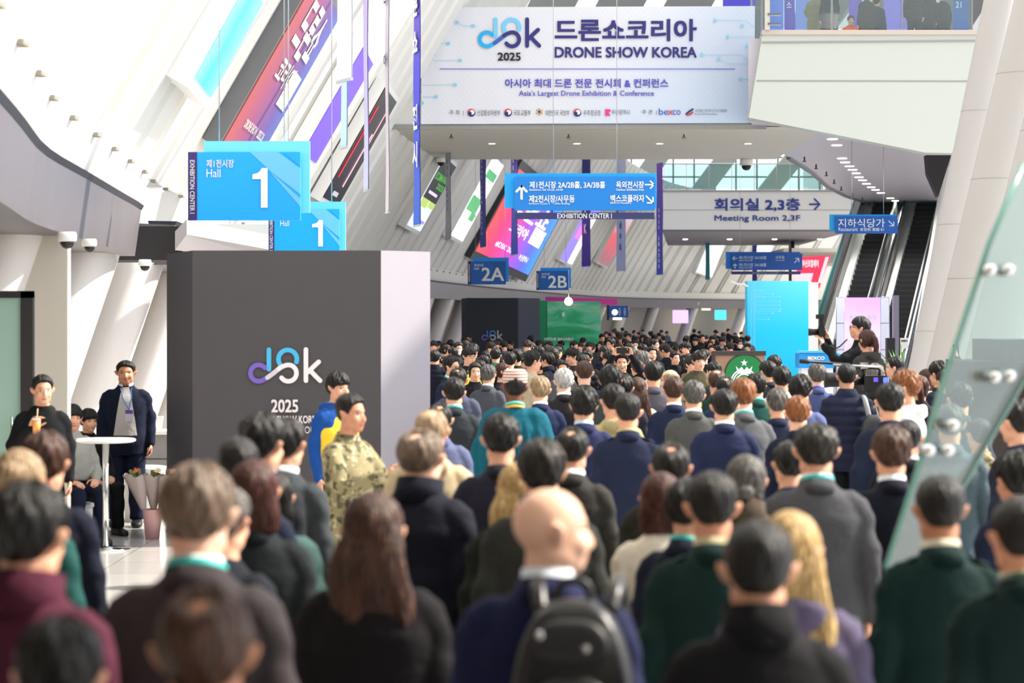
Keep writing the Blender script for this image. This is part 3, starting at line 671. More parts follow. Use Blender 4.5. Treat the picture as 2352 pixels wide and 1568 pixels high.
am = MB(); arrow(S, am, 1688, 593, 180, 5, 1.6); arrow(S, am, 1688, 611, 90, 5, 1.6); arrow(S, am, 1830, 598, 45, 7, 1.8); obj('arrows', am, mat('pale blue lettering', '#c9dcf4', .6), S.root)
for px in (1700, 1815): rod(S.root, *(S.L(px, 578)[0], S.L(px, 578)[1], 4.3), .05, .008)
# restroom sign
S = Sign('restroom_sign', 'dark blue restroom sign with figures at the end of the magenta canopy', 'sign', 82.0, 1399, 730)
S.panel('board', [(1399, 702), (1443, 729)], mat('board deep', '#174a96', .5), 0, .1)
fm_ = MB()
for px in (1423, 1435): S.disc(fm_, px, 709, 2.4); flat(S, fm_, (px-2.6, 712), (px+2.6, 720)); flat(S, fm_, (px-1.8, 720), (px+1.8, 725))
obj('figures', fm_, mat('grey lettering', '#8b98b4', .6), S.root)
lm = MB(); S.disc(lm, 1412, 717, 6.5, -.014); obj('lit_symbol', lm, mat('lamp warm', '#fff2c8', .5, emit=2.5), S.root)
S.panel('bracket', [(1394, 699), (1399, 735)], M_black, 0, .08)
# ------------------------------------------------------------------ screens lying on the leaning wall
def wall_pt(s, L, off=.30):
    p = wall_at(s); n = wall_n(s); return Vector((p[0]+n[0]*(.12+off)+LEAN*L, p[1]+n[1]*(.12+off), 4.03+L))
def solve(px, py, off=.3):
    best = None
    for s in np.arange(14, S1, .25):
        p = wall_at(s); n = wall_n(s); d = p[1]+n[1]*(.12+off); L = WZ(py, d)-4.03
        x = p[0]+n[0]*(.12+off)+LEAN*L; e = abs(CX+x*FPX/d-px)
        if -1 < L < 13 and (best is None or e < best[0]): best = (e, s, L)
    return best[1], best[2]
def wall_screen(name, label, cat, s0, s1, L0, L1, m, frame=None, fw=.12, group=None, off=.3, thick=.25, art=None):
    """a flat lit board on the leaning wall between plan distances s0..s1 and slope heights L0..L1"""
    O = wall_pt(s0, L0, off); r = thing(name, label, cat, O, 0, group)
    ex = wall_pt(s1, L0, off)-O; ez = wall_pt(s0, L1, off)-O; wd = ex.length; ht = ez.length
    ux = ex/wd; uz = ez/ht; nn = ux.cross(uz).normalized()
    R = Matrix((ux, nn, uz)).transposed()      # local x along the wall, z up the slope, -y ... towards the hall is -n
    if nn.x > 0: nn = -nn; R = Matrix((ux, nn, uz)).transposed()
    sgn = 1
    def put(nm, mb, mt, label=None):
        o = obj(nm, mb, mt, r, label=label); o.matrix_local = R.to_4x4(); return o
    bx = MB().box(-fw, wd+fw, .0, thick, -fw, ht+fw); put('case', bx, frame or M_wh)
    put('screen', MB().box(0, wd, -.02, .0, 0, ht), m)
    if art: art(put, wd, ht)
    return r
def rects(lst, wd, ht, y=-.03):
    mb = MB()
    for u0, v0, u1, v1 in lst: mb.box(u0*wd, u1*wd, y-.005, y, v0*ht, v1*ht)
    return mb
def wtext(st, u0, v0, u1, v1, wd, ht, bold=.03, y=-.035):
    V, F = text_geo(st, bold*.5); lo, hi = V.min(0), V.max(0); V = (V-lo)/(hi-lo)
    return MB().add([(u0*wd+a*(u1-u0)*wd, y, v0*ht+b*(v1-v0)*ht) for a, b in V], F)
def scr(nm, label, p_bl, p_br, p_top, m, **k):
    """placed from where its lower corners and its top edge sit"""
    sa, La = solve(*p_bl); sb, Lb = solve(*p_br)
    p = wall_pt(sa, La); 
    # slope height where the left edge reaches the photo row of the top corner
    Lt = La
    while True:
        q = wall_pt(sa, Lt)
        if HY-(q.z-CAMZ)*FPX/q.y < p_top or Lt > 12: break
        Lt += .05
    return wall_screen(nm, label, 'screen', sa, sb, La, Lt, m, group='screens on the leaning wall', **k)
E_ = .55
def art_big(gray):
    mt = mat('screen text '+gray, gray, .6, emit=.35)
    def f(put, wd, ht):
        put('lettering', wtext('드론쇼', .18, .60, .80, .92, wd, ht, .06), mt)
        put('lettering', wtext('코리아', .24, .42, .72, .57, wd, ht, .05), mt)
        put('card', rects([(.62, .34, .9, .56)], wd, ht), mt)
        put('lettering', wtext('DRONE SHOW', .2, .12, .55, .17, wd, ht, .03), mt)
        put('lettering', wtext('2025.2.26', .6, .12, .78, .17, wd, ht, .03), mt)
    return f
scr('wall_screen', 'bright cyan screen in a white case on the leaning wall at upper left', (446, 176), (490, 212), -60, ramp_mat('scr cyan', [(0, '#7fd4ff'), (.5, '#35c0fb'), (1, '#69d2ff')], 'X', 0, 3, .4, .6, .8, 3), thick=.35, fw=.14)
scr('wall_screen', 'tall dull red to blue screen behind the large Hall 1 sign', (512, 322), (603, 345), -60, ramp_mat('scr dull', [(0, '#a8524a'), (.3, '#8f4a70'), (.65, '#5d4f98'), (1, '#4a74b4')], 'X', 0, 6.4, .5, .10, .6, .8), frame=mat('grey frame', '#6a6c70', .5), art=art_big('#b9bcae'))
def art_c(put, wd, ht):
    put('orange_edge', rects([(0, .15, .28, 1)], wd, ht, -.025), mat('scr orange', '#f2603c', .5, emit=.5))
    put('lettering', wtext('MONG', .1, .72, .3, .9, wd, ht, .02), mat('scr white', '#ffffff', .5, emit=.6))
    for k in range(5): put('lettering', rects([(.42, .12+k*.18, .80, .19+k*.18)], wd, ht), mat('scr pale', '#cfc4ff', .5, emit=.6))
scr('wall_screen', 'violet and orange screen on the leaning wall behind the white hanging banner', (694, 350), (727, 366), 112, mat('scr violet', '#5b43e0', .5, emit=.6), art=None)
scr('wall_screen', 'black screen with red streaks right of the violet and orange one', (740, 452), (778, 463), 206, mat('scr black', '#1a1820', .3, emit=.1), art=lambda put, wd, ht: (put('streak', rects([(.1, .2, .16, .85)], wd, ht), mat('scr red', '#d8283a', .5, emit=.5)), put('streak', rects([(.6, .15, .66, .65), (.7, .5, .74, .9)], wd, ht), mat('scr pink', '#f2b8c4', .5, emit=.5)), put('streak', rects([(.3, .05, .62, .09)], wd, ht), M_wh)))
def art_e(put, wd, ht):
    put('dark_field', rects([(0, .42, 1, 1)], wd, ht, -.025), mat('scr dark', '#23262c', .5))
    g = mat('scr green text', '#4fc040', .5, emit=.4)
    put('lettering', wtext('ECOMW', .05, .70, .62, .80, wd, ht, .04), g); put('lettering', wtext('GREEN', .62, .72, .95, .80, wd, ht, .04), g); put('lettering', wtext('2025', .45, .60, .95, .68, wd, ht, .04), g)
    put('lettering', rects([(.15, .50, .8, .54)], wd, ht), mat('scr pale', '#cfc4ff', .5, emit=.6)); put('lettering', rects([(.1, .10, .35, .16), (.6, .10, .9, .14)], wd, ht), mat('scr lilac text', '#9a86e0', .5, emit=.5))
    put('grass', rects([(.0, .30, .5, .42), (.55, .33, 1, .42)], wd, ht, -.027), mat('scr grass', '#b6cf6a', .5, emit=.5))
scr('wall_screen', 'screen with black top and green letters at the left under the footbridge', (934, 516), (966, 524), 362, mat('scr white2', '#dfe4f4', .5, emit=.5), art=art_e)
def art_f(put, wd, ht):
    put('green_field', rects([(0, .34, .8, .52), (.5, .25, .9, .34), (.1, .76, .9, .86)], wd, ht, -.025), mat('scr leaf', '#5fc47c', .5, emit=.4))
    put('stripe', rects([(.1+.16*i, .1, .14+.16*i, .2) for i in range(5)], wd, ht), mat('scr stripe', '#e9a8c0', .5, emit=.4))
scr('wall_screen', 'white and green screen next to the grey hanging banner under the footbridge', (1036, 540), (1062, 549), 362, mat('scr white', '#ffffff', .5, emit=.6), art=art_f)
def art_g(put, wd, ht):
    mt = mat('scr white', '#ffffff', .5, emit=.6)
    put('lettering', wtext('드론쇼', .16, .56, .86, .84, wd, ht, .06), mt)
    put('lettering', wtext('코리아', .28, .36, .62, .50, wd, ht, .05), mt)
    put('card', rects([(.68, .36, .92, .58)], wd, ht), mat('scr card', '#ffe8e0', .5, emit=.6))
    put('lettering', wtext('#DSK 2025', .2, .14, .56, .21, wd, ht, .02), mt); put('lettering', wtext('부산광역시', .66, .12, .84, .20, wd, ht, .02), mt)
scr('wall_screen', 'large glowing red to blue screen in a dark frame behind the direction sign', (1093, 576), (1226, 593), 392, ramp_mat('scr bright', [(0, '#ff4a3a'), (.2, '#f0246c'), (.5, '#a23ab0'), (.75, '#4a5ae0'), (1, '#0f96ff')], 'X', 0, 19, .4, .75, 1.2, .3), frame=mat('charcoal frame', '#2b2d33', .4), fw=.35, thick=.6, art=art_g)
def art_h(put, wd, ht):
    put('white_half', rects([(.58, 0, 1, .9)], wd, ht, -.025), mat('scr white', '#ffffff', .5, emit=.6)); put('pink_block', rects([(.15, .4, .5, .62)], wd, ht, -.03), mat('scr hot pink', '#ef7ad0', .5, emit=.5))
scr('wall_screen', 'violet and white screen below the right part of the direction sign', (1287, 594), (1316, 598), 470, mat('scr soft violet', '#8a78f2', .5, emit=.6), art=art_h)
scr('wall_screen', 'screen with a red food picture left of the white hanging banner', (1372, 600), (1400, 604), 490, ramp_mat('scr food', [(0, '#8f8a92'), (.3, '#b06a78'), (.5, '#ef5a6a'), (.65, '#e8b0b8'), (1, '#dfeaf4')], 'Z', 0, 5.2, .5, .4, 2.0, .9))
scr('wall_screen', 'plain white screen under the far footbridge beside the teal banner', (1598, 624), (1636, 627), 540, mat('scr white', '#ffffff', .5, emit=.6))
scr('wall_screen', 'white screen above the far direction sign', (1732, 585), (1768, 586), 545, mat('scr white', '#ffffff', .5, emit=.6))
def art_k(put, wd, ht):
    w_ = mat('scr white', '#ffffff', .5, emit=.6)
    put('lettering', wtext('부산로컬페어', .1, .62, .62, .88, wd, ht, .05), mat('scr blush', '#ffc9d0', .5, emit=.5)); put('pale_field', rects([(0, 0, .75, .36)], wd, ht, -.025), mat('scr blush', '#ffc9d0', .5, emit=.5))
S = Sign('red_poster', 'red and pink poster screen left of the escalators', 'screen', 100.0, 1822, 662, 'screens on the leaning wall')
S.panel('screen', [(1822, 662), (1838, 590), (1908, 586), (1882, 662)], mat('scr crimson', '#e83a58', .5, emit=.45), 0, .2)
S.panel('pale_field', [(1820, 658), (1826, 628), (1868, 627), (1860, 658)], mat('scr blush', '#ffc9d0', .5, emit=.5), -.03, 0)
S.text([('부산로컬페어', 1842, 596, 1880, 614, .05)], mat('scr blush', '#ffc9d0', .5, emit=.5), -.04)
S.panel('pale_edge', [(1878, 650), (1896, 590), (1904, 590), (1886, 650)], mat('scr blush', '#ffc9d0', .5, emit=.5), -.035, 0)
S.panel('post', [(1814, 700), (1820, 560)], M_dark, .25, .4)
# ------------------------------------------------------------------ hanging cloth banners, seen nearly edge-on
def hang(label, px, y_bot, d, wpx, m, tx='', tm=None, y_top=None, ang=76, txpos=(.25, .75)):
    z0 = WZ(y_bot, d); z1 = WZ(y_top, d) if y_top is not None else z0+9.5
    w = wpx*d/FPX/math.cos(math.radians(ang))
    r = thing('hanging_banner', label, 'banner', (WX(px, d), d, z0), math.radians(-ang) if True else 0, 'hanging banners along the hall')
    mb = MB(); n = 14; V = []; F = []
    for i in range(n+1):
        z = (z1-z0)*i/n
        for x in (-w/2, 0, w/2): V.append((x, .008*math.sin(2.1*z+x*3), z))
    F = [(3*i+j, 3*i+j+1, 3*i+j+4, 3*i+j+3) for i in range(n) for j in (0, 1)]
    mb.add(V, F); mb.add([(x, y+.012, z) for x, y, z in V], [f[::-1] for f in F])
    obj('cloth', mb, m, r, smooth=True)
    obj('batten', MB().box(-w/2-.01, w/2+.01, -.008, .018, -.015, .015), M_steel, r)
    obj('cord', MB().tube([(0, 0, z1), (0, 0, z1+2.5)], .006, 6), M_steel, r)
    if tx:
        mb = MB(); n = len(tx); a, b = txpos
        for i, ch in enumerate(tx):
            if ch == ' ': continue
            V, F = text_geo(ch, .04); lo, hi = V.min(0), V.max(0); c = (lo+hi)/2; sz = min((b-a)*(z1-z0)/n, w)*.85
            zc = z0*0+(a+(b-a)*(1-(i+.5)/n))*(z1-z0)
            mb.add([((p[0]-c[0])*sz*1.1, -.035, zc+(p[1]-c[1])*sz) for p in V], F)
        obj('lettering', mb, tm or M_txt, r)
    return r
G1 = ramp_mat('cloth purple blue', [(0, '#2f6fe0'), (.35, '#5a5ad8'), (.7, '#7a55d0'), (1, '#9a5ad0')], 'Z', 0, 8, .7)
G2 = ramp_mat('cloth violet blue', [(0, '#3a55c8'), (.5, '#5a48b0'), (1, '#6a3fa0')], 'Z', 0, 6, .7, 0, 1.0, .5)
G3 = mat('cloth pale grey', '#c3c9d6', .7); G4 = mat('cloth white', '#f2f4fb', .7); G5 = mat('cloth navy', '#2b2f86', .7); G6 = mat('cloth teal', '#2fb3c4', .7)
hang('widest white hanging banner, nearest, at the top left of the hall', 790, 185, 22, 38, G4, ang=62)
hang('pale blue hanging banner tail below the widest white one', 789, 338, 25, 16, mat('cloth pale blue', '#dbe8fb', .7), y_top=150, ang=70)
hang('lilac and white hanging banner just right of the widest white one', 840, 438, 30, 13, ramp_mat('cloth lilac', [(0, '#c9d4fa'), (.5, '#c4b6f2'), (1, '#d9b8ee')], 'Z', 0, 6, .7), '드론쇼', M_wh)
hang('thin white hanging banner with dark writing left of the footbridge end', 889, 488, 34, 9, G4, '드론쇼코리아', M_navy, txpos=(.2, .8))
hang('purple to blue hanging banner in front of the big event banner edge', 957, 518, 40, 17, G1, '2025 드론쇼 전시', M_txt, txpos=(.1, .9))
hang('grey hanging banner under the footbridge between the two green screens', 1029, 549, 63, 13, G3, 'dsk 2025', M_navy, y_top=300)
hang('violet hanging banner left of the large red screen', 1109, 568, 71, 13, G2, 'DRONE SHOW KOREA', M_txt, y_top=300, txpos=(.1, .8))
hang('violet hanging banner across the large red screen', 1181, 585, 78, 14, G2, 'DRONE SHOW', M_txt, y_top=300, txpos=(.4, .95))
hang('navy hanging banner below the middle of the direction sign', 1346, 612, 92, 17, G5, 'DSK', M_txt, y_top=330, txpos=(.25, .6))
hang('white hanging banner right of the red food screen', 1426, 622, 102, 17, G3, 'dsk', M_navy, y_top=330, txpos=(.15, .4))
hang('long violet hanging banner at the right end of the direction sign', 1515, 631, 104, 11, G2, '2025 드론쇼코리아', M_txt, y_top=374, txpos=(.05, .6))
hang('teal hanging banner across the plain white screen', 1625, 642, 124, 7, G6, y_top=520)
hang('navy hanging banner behind the far direction sign', 1733, 645, 132, 7, G5, y_top=520)
hang('dark hanging banner right of the far direction sign', 1818, 600, 122, 8, mat('cloth black', '#2a2c3a', .7), y_top=520)
# ------------------------------------------------------------------ booths
def booth(label, d, pts, top_py, mfront, mside_r, mside_l, logo=None):
    """pts: plan corners (px, depth offset) from left rear to right rear; flat-walled free-standing booth"""
    z1 = WZ(top_py, d); base = Vector((WX(pts[1][0], d), d, 0)); r = thing('booth', label, 'booth', base)
    P = [(WX(px, d+dy)-base.x, dy) for px, dy in pts]
    names = ['left_wall', 'front_wall', 'right_wall']; ms = [mside_l, mfront, mside_r]
    for (a, b), nm, m in zip(zip(P[:-1], P[1:]), names, ms):
        dx, dy = b[0]-a[0], b[1]-a[1]; l = math.hypot(dx, dy); nx, ny = -dy/l*.05, dx/l*.05
        obj(nm, MB().prismz([(a[0], a[1]), (b[0], b[1]), (b[0]+nx, b[1]+ny), (a[0]+nx, a[1]+ny)], 0, z1), m, r)
    return r
def into(S, root):
    """a print belongs to the thing it is printed on"""
    for c in list(S.root.children): c.parent = root; c.location = c.location+S.root.location-root.location
    bpy.data.objects.remove(S.root)
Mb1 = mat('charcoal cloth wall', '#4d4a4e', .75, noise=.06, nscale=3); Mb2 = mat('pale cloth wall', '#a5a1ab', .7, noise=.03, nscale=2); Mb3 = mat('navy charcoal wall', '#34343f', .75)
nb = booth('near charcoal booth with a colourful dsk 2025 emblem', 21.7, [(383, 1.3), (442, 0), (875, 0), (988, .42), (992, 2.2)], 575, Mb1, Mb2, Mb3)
S = Sign('booth_print', 'dsk 2025 emblem and lettering printed on the near charcoal booth', 'emblem', 21.69, 655, 1010)
dsk_logo(S, 570, 797, 170, [mat('print purple', '#7a60c4', .6), mat('print cyan', '#44b8ea', .6), mat('print grey white', '#d6d0dc', .6), mat('print white', '#efe9ec', .6)], -.006)
S.text([('2025', 623, 917, 685, 947, .03), ('DRONE SHOW KOREA', 580, 954, 735, 972, .03), ('DRONE KEEPS GOING', 590, 979, 738, 995, .0)], mat('print white', '#efe9ec', .6), -.006)
into(S, nb)
fb_ = booth('far charcoal booth with a dsk emblem behind the crowd', 68.0, [(1060, 2.5), (1072, 0), (1190, 0), (1240, 1.2), (1242, 4)], 684, mat('far charcoal', '#2a2d36', .75), mat('far charcoal side', '#35374a', .75), Mb3)
S = Sign('booth_print', 'dsk emblem printed on the far charcoal booth', 'emblem', 67.99, 1130, 800)
dsk_logo(S, 1106, 758, 48, [mat('print purple', '#7a60c4', .6), mat('print blue2', '#2f86e0', .6), mat('print grey', '#55565c', .6), mat('print silver', '#b9bcc4', .6)], -.02)
into(S, fb_)
# green booth with magenta canopy
gmx, nt, b = new_mat('green sea print'); L = nt.links
t = nt.nodes.new('ShaderNodeTexCoord'); mp = nt.nodes.new('ShaderNodeMapping'); mp.inputs['Scale'].default_value = (.5, 1, 1.6); L.new(t.outputs['Object'], mp.inputs[0])
n1 = nt.nodes.new('ShaderNodeTexNoise'); n1.inputs['Scale'].default_value = 1.6; n1.inputs['Detail'].default_value = 5; n1.inputs['Distortion'].default_value = .8; L.new(mp.outputs[0], n1.inputs[0])
s_ = nt.nodes.new('ShaderNodeSeparateXYZ'); L.new(t.outputs['Object'], s_.inputs[0]); ma = nt.nodes.new('ShaderNodeMath'); ma.operation = 'MULTIPLY_ADD'; ma.inputs[1].default_value = .14; L.new(s_.outputs['Z'], ma.inputs[0]); L.new(n1.outputs['Fac'], ma.inputs[2])
cr = nt.nodes.new('ShaderNodeValToRGB'); L.new(ma.outputs[0], cr.inputs[0]); el = cr.color_ramp.elements
el[0].position = .55; el[0].color = (*srgb('#0a7a48'), 1); el[1].position = 1.0; el[1].color = (*srgb('#a3a890'), 1); q = el.new(.72); q.color = (*srgb('#12905e'), 1); q = el.new(.86); q.color = (*srgb('#4fa484'), 1)
L.new(cr.outputs[0], b.inputs['Base Color']); L.new(cr.outputs[0], b.inputs['Emission Color']); b.inputs['Emission Strength'].default_value = .12
S = Sign('green_booth', 'green sea-picture booth wall under a magenta canopy', 'booth', 70.0, 1257, 905)
S.panel('picture_wall', [(1257, 692), (1380, 905)], gmx, 0, .3)
S.panel('side_wall', [(1240, 690), (1257, 905)], mat('green side', '#0f7a50', .5, emit=.1), .05, .3)
S.text([('WITHE BAVARO', 1249, 775, 1317, 782, .02)], M_txt, -.02)
S.panel('badge', [(1291, 717), (1297, 727)], mat('badge lilac', '#c9d4f4', .5), -.02, 0)
S = Sign('canopy', 'magenta canopy band above the green booth', 'canopy', 72.0, 1255, 700)
mb = MB(); V = []
a_ = [S.L(1254, 690), S.L(1419, 702)]; mb.prism([S.L(1254, 681), S.L(1258, 681), S.L(1419, 686), S.L(1419, 700), S.L(1395, 699), S.L(1254, 692)], .4, 1.6); obj('band', mb, mat('magenta', '#b02a84', .5, emit=.15), S.root)
S = Sign('globe_lamp', 'glowing round globe lamp over the green booth', 'lamp', 69.0, 1306, 692)
obj('globe', MB().lathe([(.01, -.13)]+[(.13*math.sin(a), -.13*math.cos(a)) for a in np.linspace(.2, 2.9, 10)]+[(.01, .13)], 18), mat('globe glow', '#fff4d8', .4, emit=4), S.root, smooth=True)
rod(S.root, 0, .12, 1.0, 0, .01)
# tall light blue booth, white return, winged top
S = Sign('tall_booth', 'tall light blue booth block with a white side', 'booth', 72.0, 1717, 884)
S.panel('blue_front', [(1717, 645), (1857, 884)], ramp_mat('sky booth', [(0, '#00b4f4'), (.5, '#0cc0f8'), (1, '#5ad0f6')], 'Z', 0, 3.6, .5, .15), 0, .8)  # faint glow added to the front in place of sunlight
S.panel('white_side', [(1857, 648), (1880, 884)], M_wh, .05, .8)
ck = MB()
for px in (1725, 1731, 1734): S.stroke(ck, [(px, 648), (px, 880)], .7, -.01)
for x1, py in ((1750, 667), (1775, 675), (1791, 681), (1754, 682), (1791, 693), (1791, 701), (1793, 709), (1791, 714), (1775, 720), (1765, 733)): S.stroke(ck, [(1735, py), (x1, py)], .6, -.01); S.disc(ck, x1, py, 1.6, -.012)
obj('circuit_lines', ck, mat('print pale', '#a8e8fc', .6), S.root)
S = Sign('winged_emblem', 'white winged ornament at the top left of the tall light blue booth', 'ornament', 71.9, 1717, 650)
wm = MB()
for k in range(5): S.stroke(wm, [(1717-2*k, 657-1.2*k), (1700, 653-.3*k), (1680+5*k, 646+2.6*k)], 3.4, .0-.02*k)
obj('wing', wm, mat('ornament white', '#ffffff', .4), S.root)
# coffee counter board
S = Sign('coffee_sign', 'wood-panelled coffee sign board with a round green emblem', 'sign', 43.0, 1637, 990)
S.panel('wood_panel', [(1642, 815), (1757, 990)], mat('walnut', '#9a7660', .5, noise=.15, nscale=6), 0, .25)
S.panel('top_rail', [(1637, 806), (1759, 816)], mat('dark rail', '#38332f', .5), -.03, .28)
S.panel('side_rail', [(1637, 816), (1643, 990)], mat('dark rail', '#38332f', .5), -.03, .28)
gd = MB(); S.disc(gd, 1711, 860, 48, -.014, 40); obj('emblem_rim', gd, mat('dark green', '#16402c', .5), S.root)
gd = MB(); S.disc(gd, 1711, 860, 44.5, -.018, 40); obj('emblem_disc', gd, mat('emblem green', '#0a7a3e', .5), S.root)
wm = MB()
def star(cx_, cy_, r0, r1): return [S.L(cx_+(r0 if i % 2 == 0 else r1)*math.cos(PI/2+i*PI/5), cy_-(r0 if i % 2 == 0 else r1)*math.sin(PI/2+i*PI/5)) for i in range(10)]
wm.prism(star(1709, 833, 8.6, 3.6), -.026, -.02)
wm.prism([S.L(*q) for q in [(1690, 840), (1697, 848), (1703, 842), (1709, 850), (1715, 842), (1721, 848), (1728, 840), (1724, 858), (1694, 858)]], -.026, -.02)
for k, (r0, a0, a1) in enumerate(((19, 10, 170), (25, 15, 75), (25, 105, 165), (30, 10, 60), (30, 120, 170))): S.stroke(wm, arc(1709, 878, r0, a0, a1, 16), 3.0, -.022)
obj('emblem_lines', wm, M_txt, S.root)
# exhibitor podium
S = Sign('podium', 'bright blue angular podium top with white company lettering', 'podium', 38.0, 1835, 1000)
S.panel('front', [(1835, 812), (1912, 812), (1930, 822), (1915, 845), (1835, 845)], mat('podium blue', '#1096e8', .4), 0, .5)
S.panel('top', [(1840, 806), (1912, 806), (1931, 813), (1931, 820), (1912, 811), (1836, 811)], mat('podium light', '#3fb4f4', .4), -.02, .5)
S.panel('column', [(1842, 845), (1915, 1000)], M_wh, .08, .45)
S.text([('BEXCO', 1855, 818, 1894, 826, .05)], M_txt, -.01)
# pink poster stand
S = Sign('poster_stand', 'pink to lilac poster stand with white side panels', 'poster stand', 60.0, 1922, 917)
S.panel('poster', [(1939, 683), (2022, 917)], ramp_mat('pink print', [(0, '#f6a8dc'), (.5, '#f4bfe8'), (1, '#c79cf0')], 'Z', 1, 2.9, .5, .55, .4, 1), 0, .06)  # glow put into the print to brighten it, no lamp behind
for a, b in ((1922, 1938), (2023, 2042)):
    for y0, y1 in ((683, 741), (743, 802), (804, 917)): S.panel('side_panel', [(a, y0), (b, y1)], mat('panel pale', '#e2e6fb', .5, emit=.1), .0, .05)
fr = MB()
for px in (1921, 1938.5, 2022.5, 2042.5): fr.tube([(S.L(px, 0)[0], .02, 0), (S.L(px, 0)[0], .02, S.L(0, 682)[1])], .014, 8)
for py in (742, 803, 682): fr.tube([(S.L(1921, 0)[0], .02, S.L(0, py)[1]), (S.L(1938, 0)[0], .02, S.L(0, py)[1])], .012, 8).tube([(S.L(2022, 0)[0], .02, S.L(0, py)[1]), (S.L(2042, 0)[0], .02, S.L(0, py)[1])], .012, 8)
obj('frame', fr, M_steel, S.root, smooth=True)
S.text([('응용카드작성', 1950, 721, 2012, 732, .05), ('Application Card Counter', 1950, 735, 2012, 739, .0)], M_txt, -.01)
S.panel('white_label', [(1990, 756), (2006, 790)], mat('label pale', '#f6eef8', .5), -.008, 0)
S = Sign('loudspeaker', 'black loudspeaker box standing right of the pink poster stand', 'loudspeaker', 57.0, 2038, 930)
S.panel('cabinet', [(2038, 776), (2056, 838)], M_black, 0, .3); S.panel('stand', [(2045, 838), (2049, 929)], M_black, .12, .16)
S = Sign('grey_post', 'slim grey upright post right of the pink poster stand', 'post', 59.0, 2052, 920)
S.panel('upright', [(2052, 678), (2065, 915)], mat('post grey', '#8a8796', .4, metal=.3), 0, .2); S.panel('foot', [(2046, 914), (2071, 921)], M_dark, -.1, .3)
S = Sign('small_notice', 'small white notice board by the base of the white columns', 'notice', 58.0, 2068, 917)
S.panel('board', [(2068, 776), (2086, 800)], M_wh, 0, .03); S.panel('leg', [(2076, 800), (2078, 917)], M_steel, 0, .03); S.text([('BANNER 02', 2070, 780, 2084, 785, .02)], M_black, -.005)
# potted palm
r = thing('potted_plant', 'green spiky potted plant at the foot of the white columns', 'plant', (WX(2075, 49), 49, 0))
r.scale = (1.3, 1.3, 1.45)
obj('pot', MB().lathe([(.18, 0), (.26, .5), (.24, .5), (.22, .46)], 20), mat('pot white', '#dcdcd8', .4), r, smooth=True)
lf = MB(); rr = random.Random(3)
for i in range(46):
    a = rr.uniform(0, 2*PI); l = rr.uniform(.45, .75); up = rr.uniform(.25, .8); P = []
    for k in range(6):
        q = k/5; P.append((math.cos(a)*l*q*.9, math.sin(a)*l*q*.9, .5+up*1.0*q-.45*q*q*(1.1-up)))
    V = []; 
    for k, p_ in enumerate(P):
        w = .022*math.sin(PI*(.12+.85*k/5)); V += [(p_[0]-math.sin(a)*w, p_[1]+math.cos(a)*w, p_[2]), (p_[0], p_[1], p_[2]-.008), (p_[0]+math.sin(a)*w, p_[1]-math.cos(a)*w, p_[2])]
    lf.add(V, [(3*k+j, 3*k+j+1, 3*k+j+4, 3*k+j+3) for k in range(5) for j in (0, 1)])
obj('leaves', lf, mat('leaf green', '#4f8a3c', .45, noise=.3, nscale=5), r)
obj('stem', MB().tube([(0, 0, .45), (0, 0, .75)], .03, 8), mat('stem', '#5a6a3a', .6), r)
# ------------------------------------------------------------------ people: bodies, hair and clothes
def remesh(V, F, voxel, it=3, fac=.5):
    me = bpy.data.meshes.new('shape'); me.from_pydata([tuple(map(float, v)) for v in V], [], [tuple(map(int, f)) for f in F])
    o = bpy.data.objects.new('shape', me); COL.objects.link(o)
    m = o.modifiers.new('r', 'REMESH'); m.mode = 'VOXEL'; m.voxel_size = voxel; m.use_smooth_shade = True
    if it: s = o.modifiers.new('s', 'SMOOTH'); s.factor = fac; s.iterations = it
    dg = bpy.context.evaluated_depsgraph_get(); out = bpy.data.meshes.new_from_object(o.evaluated_get(dg))
    bpy.data.objects.remove(o); bpy.data.meshes.remove(me)
    out.polygons.foreach_set('use_smooth', [True]*len(out.polygons)); return out
def getv(me):
    a = np.empty(len(me.vertices)*3); me.vertices.foreach_get('co', a); return a.reshape(-1, 3)
def getn(me):
    a = np.empty(len(me.vertices)*3); me.vertex_normals.foreach_get('vector', a); return a.reshape(-1, 3)
def setv(me, v): me.vertices.foreach_set('co', np.ascontiguousarray(v, dtype=np.float32).ravel()); me.update()
class G:
    def __init__(s): s.V = []; s.F = []; s.n = 0
    def add(s, VF):
        V, F = VF; s.V.append(np.asarray(V, float)); s.F += [tuple(i+s.n for i in f) for f in F]; s.n += len(V); return s
    def out(s): return np.concatenate(s.V), s.F
# --- head, star-shaped about its centre; +y is the face
ELL = [((0, -.012, .028), (.076, .093, .088)), ((0, .018, -.03), (.063, .071, .082)), ((0, .046, -.084), (.036, .037, .031)), ((0, .058, .022), (.052, .031, .020)),
       ((0, .084, -.022), (.0135, .027, .030)), ((0, .096, -.036), (.018, .018, .011)), ((.036, .052, -.03), (.027, .032, .03)), ((-.036, .052, -.03), (.027, .032, .03)), ((0, .076, -.066), (.023, .018, .013)), ((.05, .0, -.06), (.018, .045, .035)), ((-.05, .0, -.06), (.018, .045, .035))]
def head_r(D):
    acc = np.zeros(len(D))
    for c, r in ELL:
        c = np.array(c); r = np.array(r); d = D/r; o = -c/r
        a = (d*d).sum(1); b = (d*o).sum(1); cc = (o*o).sum()-1; disc = b*b-a*cc
        t = np.where(disc > 0, (-b+np.sqrt(np.maximum(disc, 0)))/a, 0); t = np.maximum(t, 0); acc += t**26
    r = acc**(1/26)
    for sx in (-1, 1):
        e = np.array([sx*.034, .082, .004]); e /= np.linalg.norm(e); r -= .009*np.exp(-((1-(D@e))/.011))
    return r
def dirs(az, el): return np.stack([np.sin(az)*np.cos(el), np.cos(az)*np.cos(el), np.sin(el)], -1)
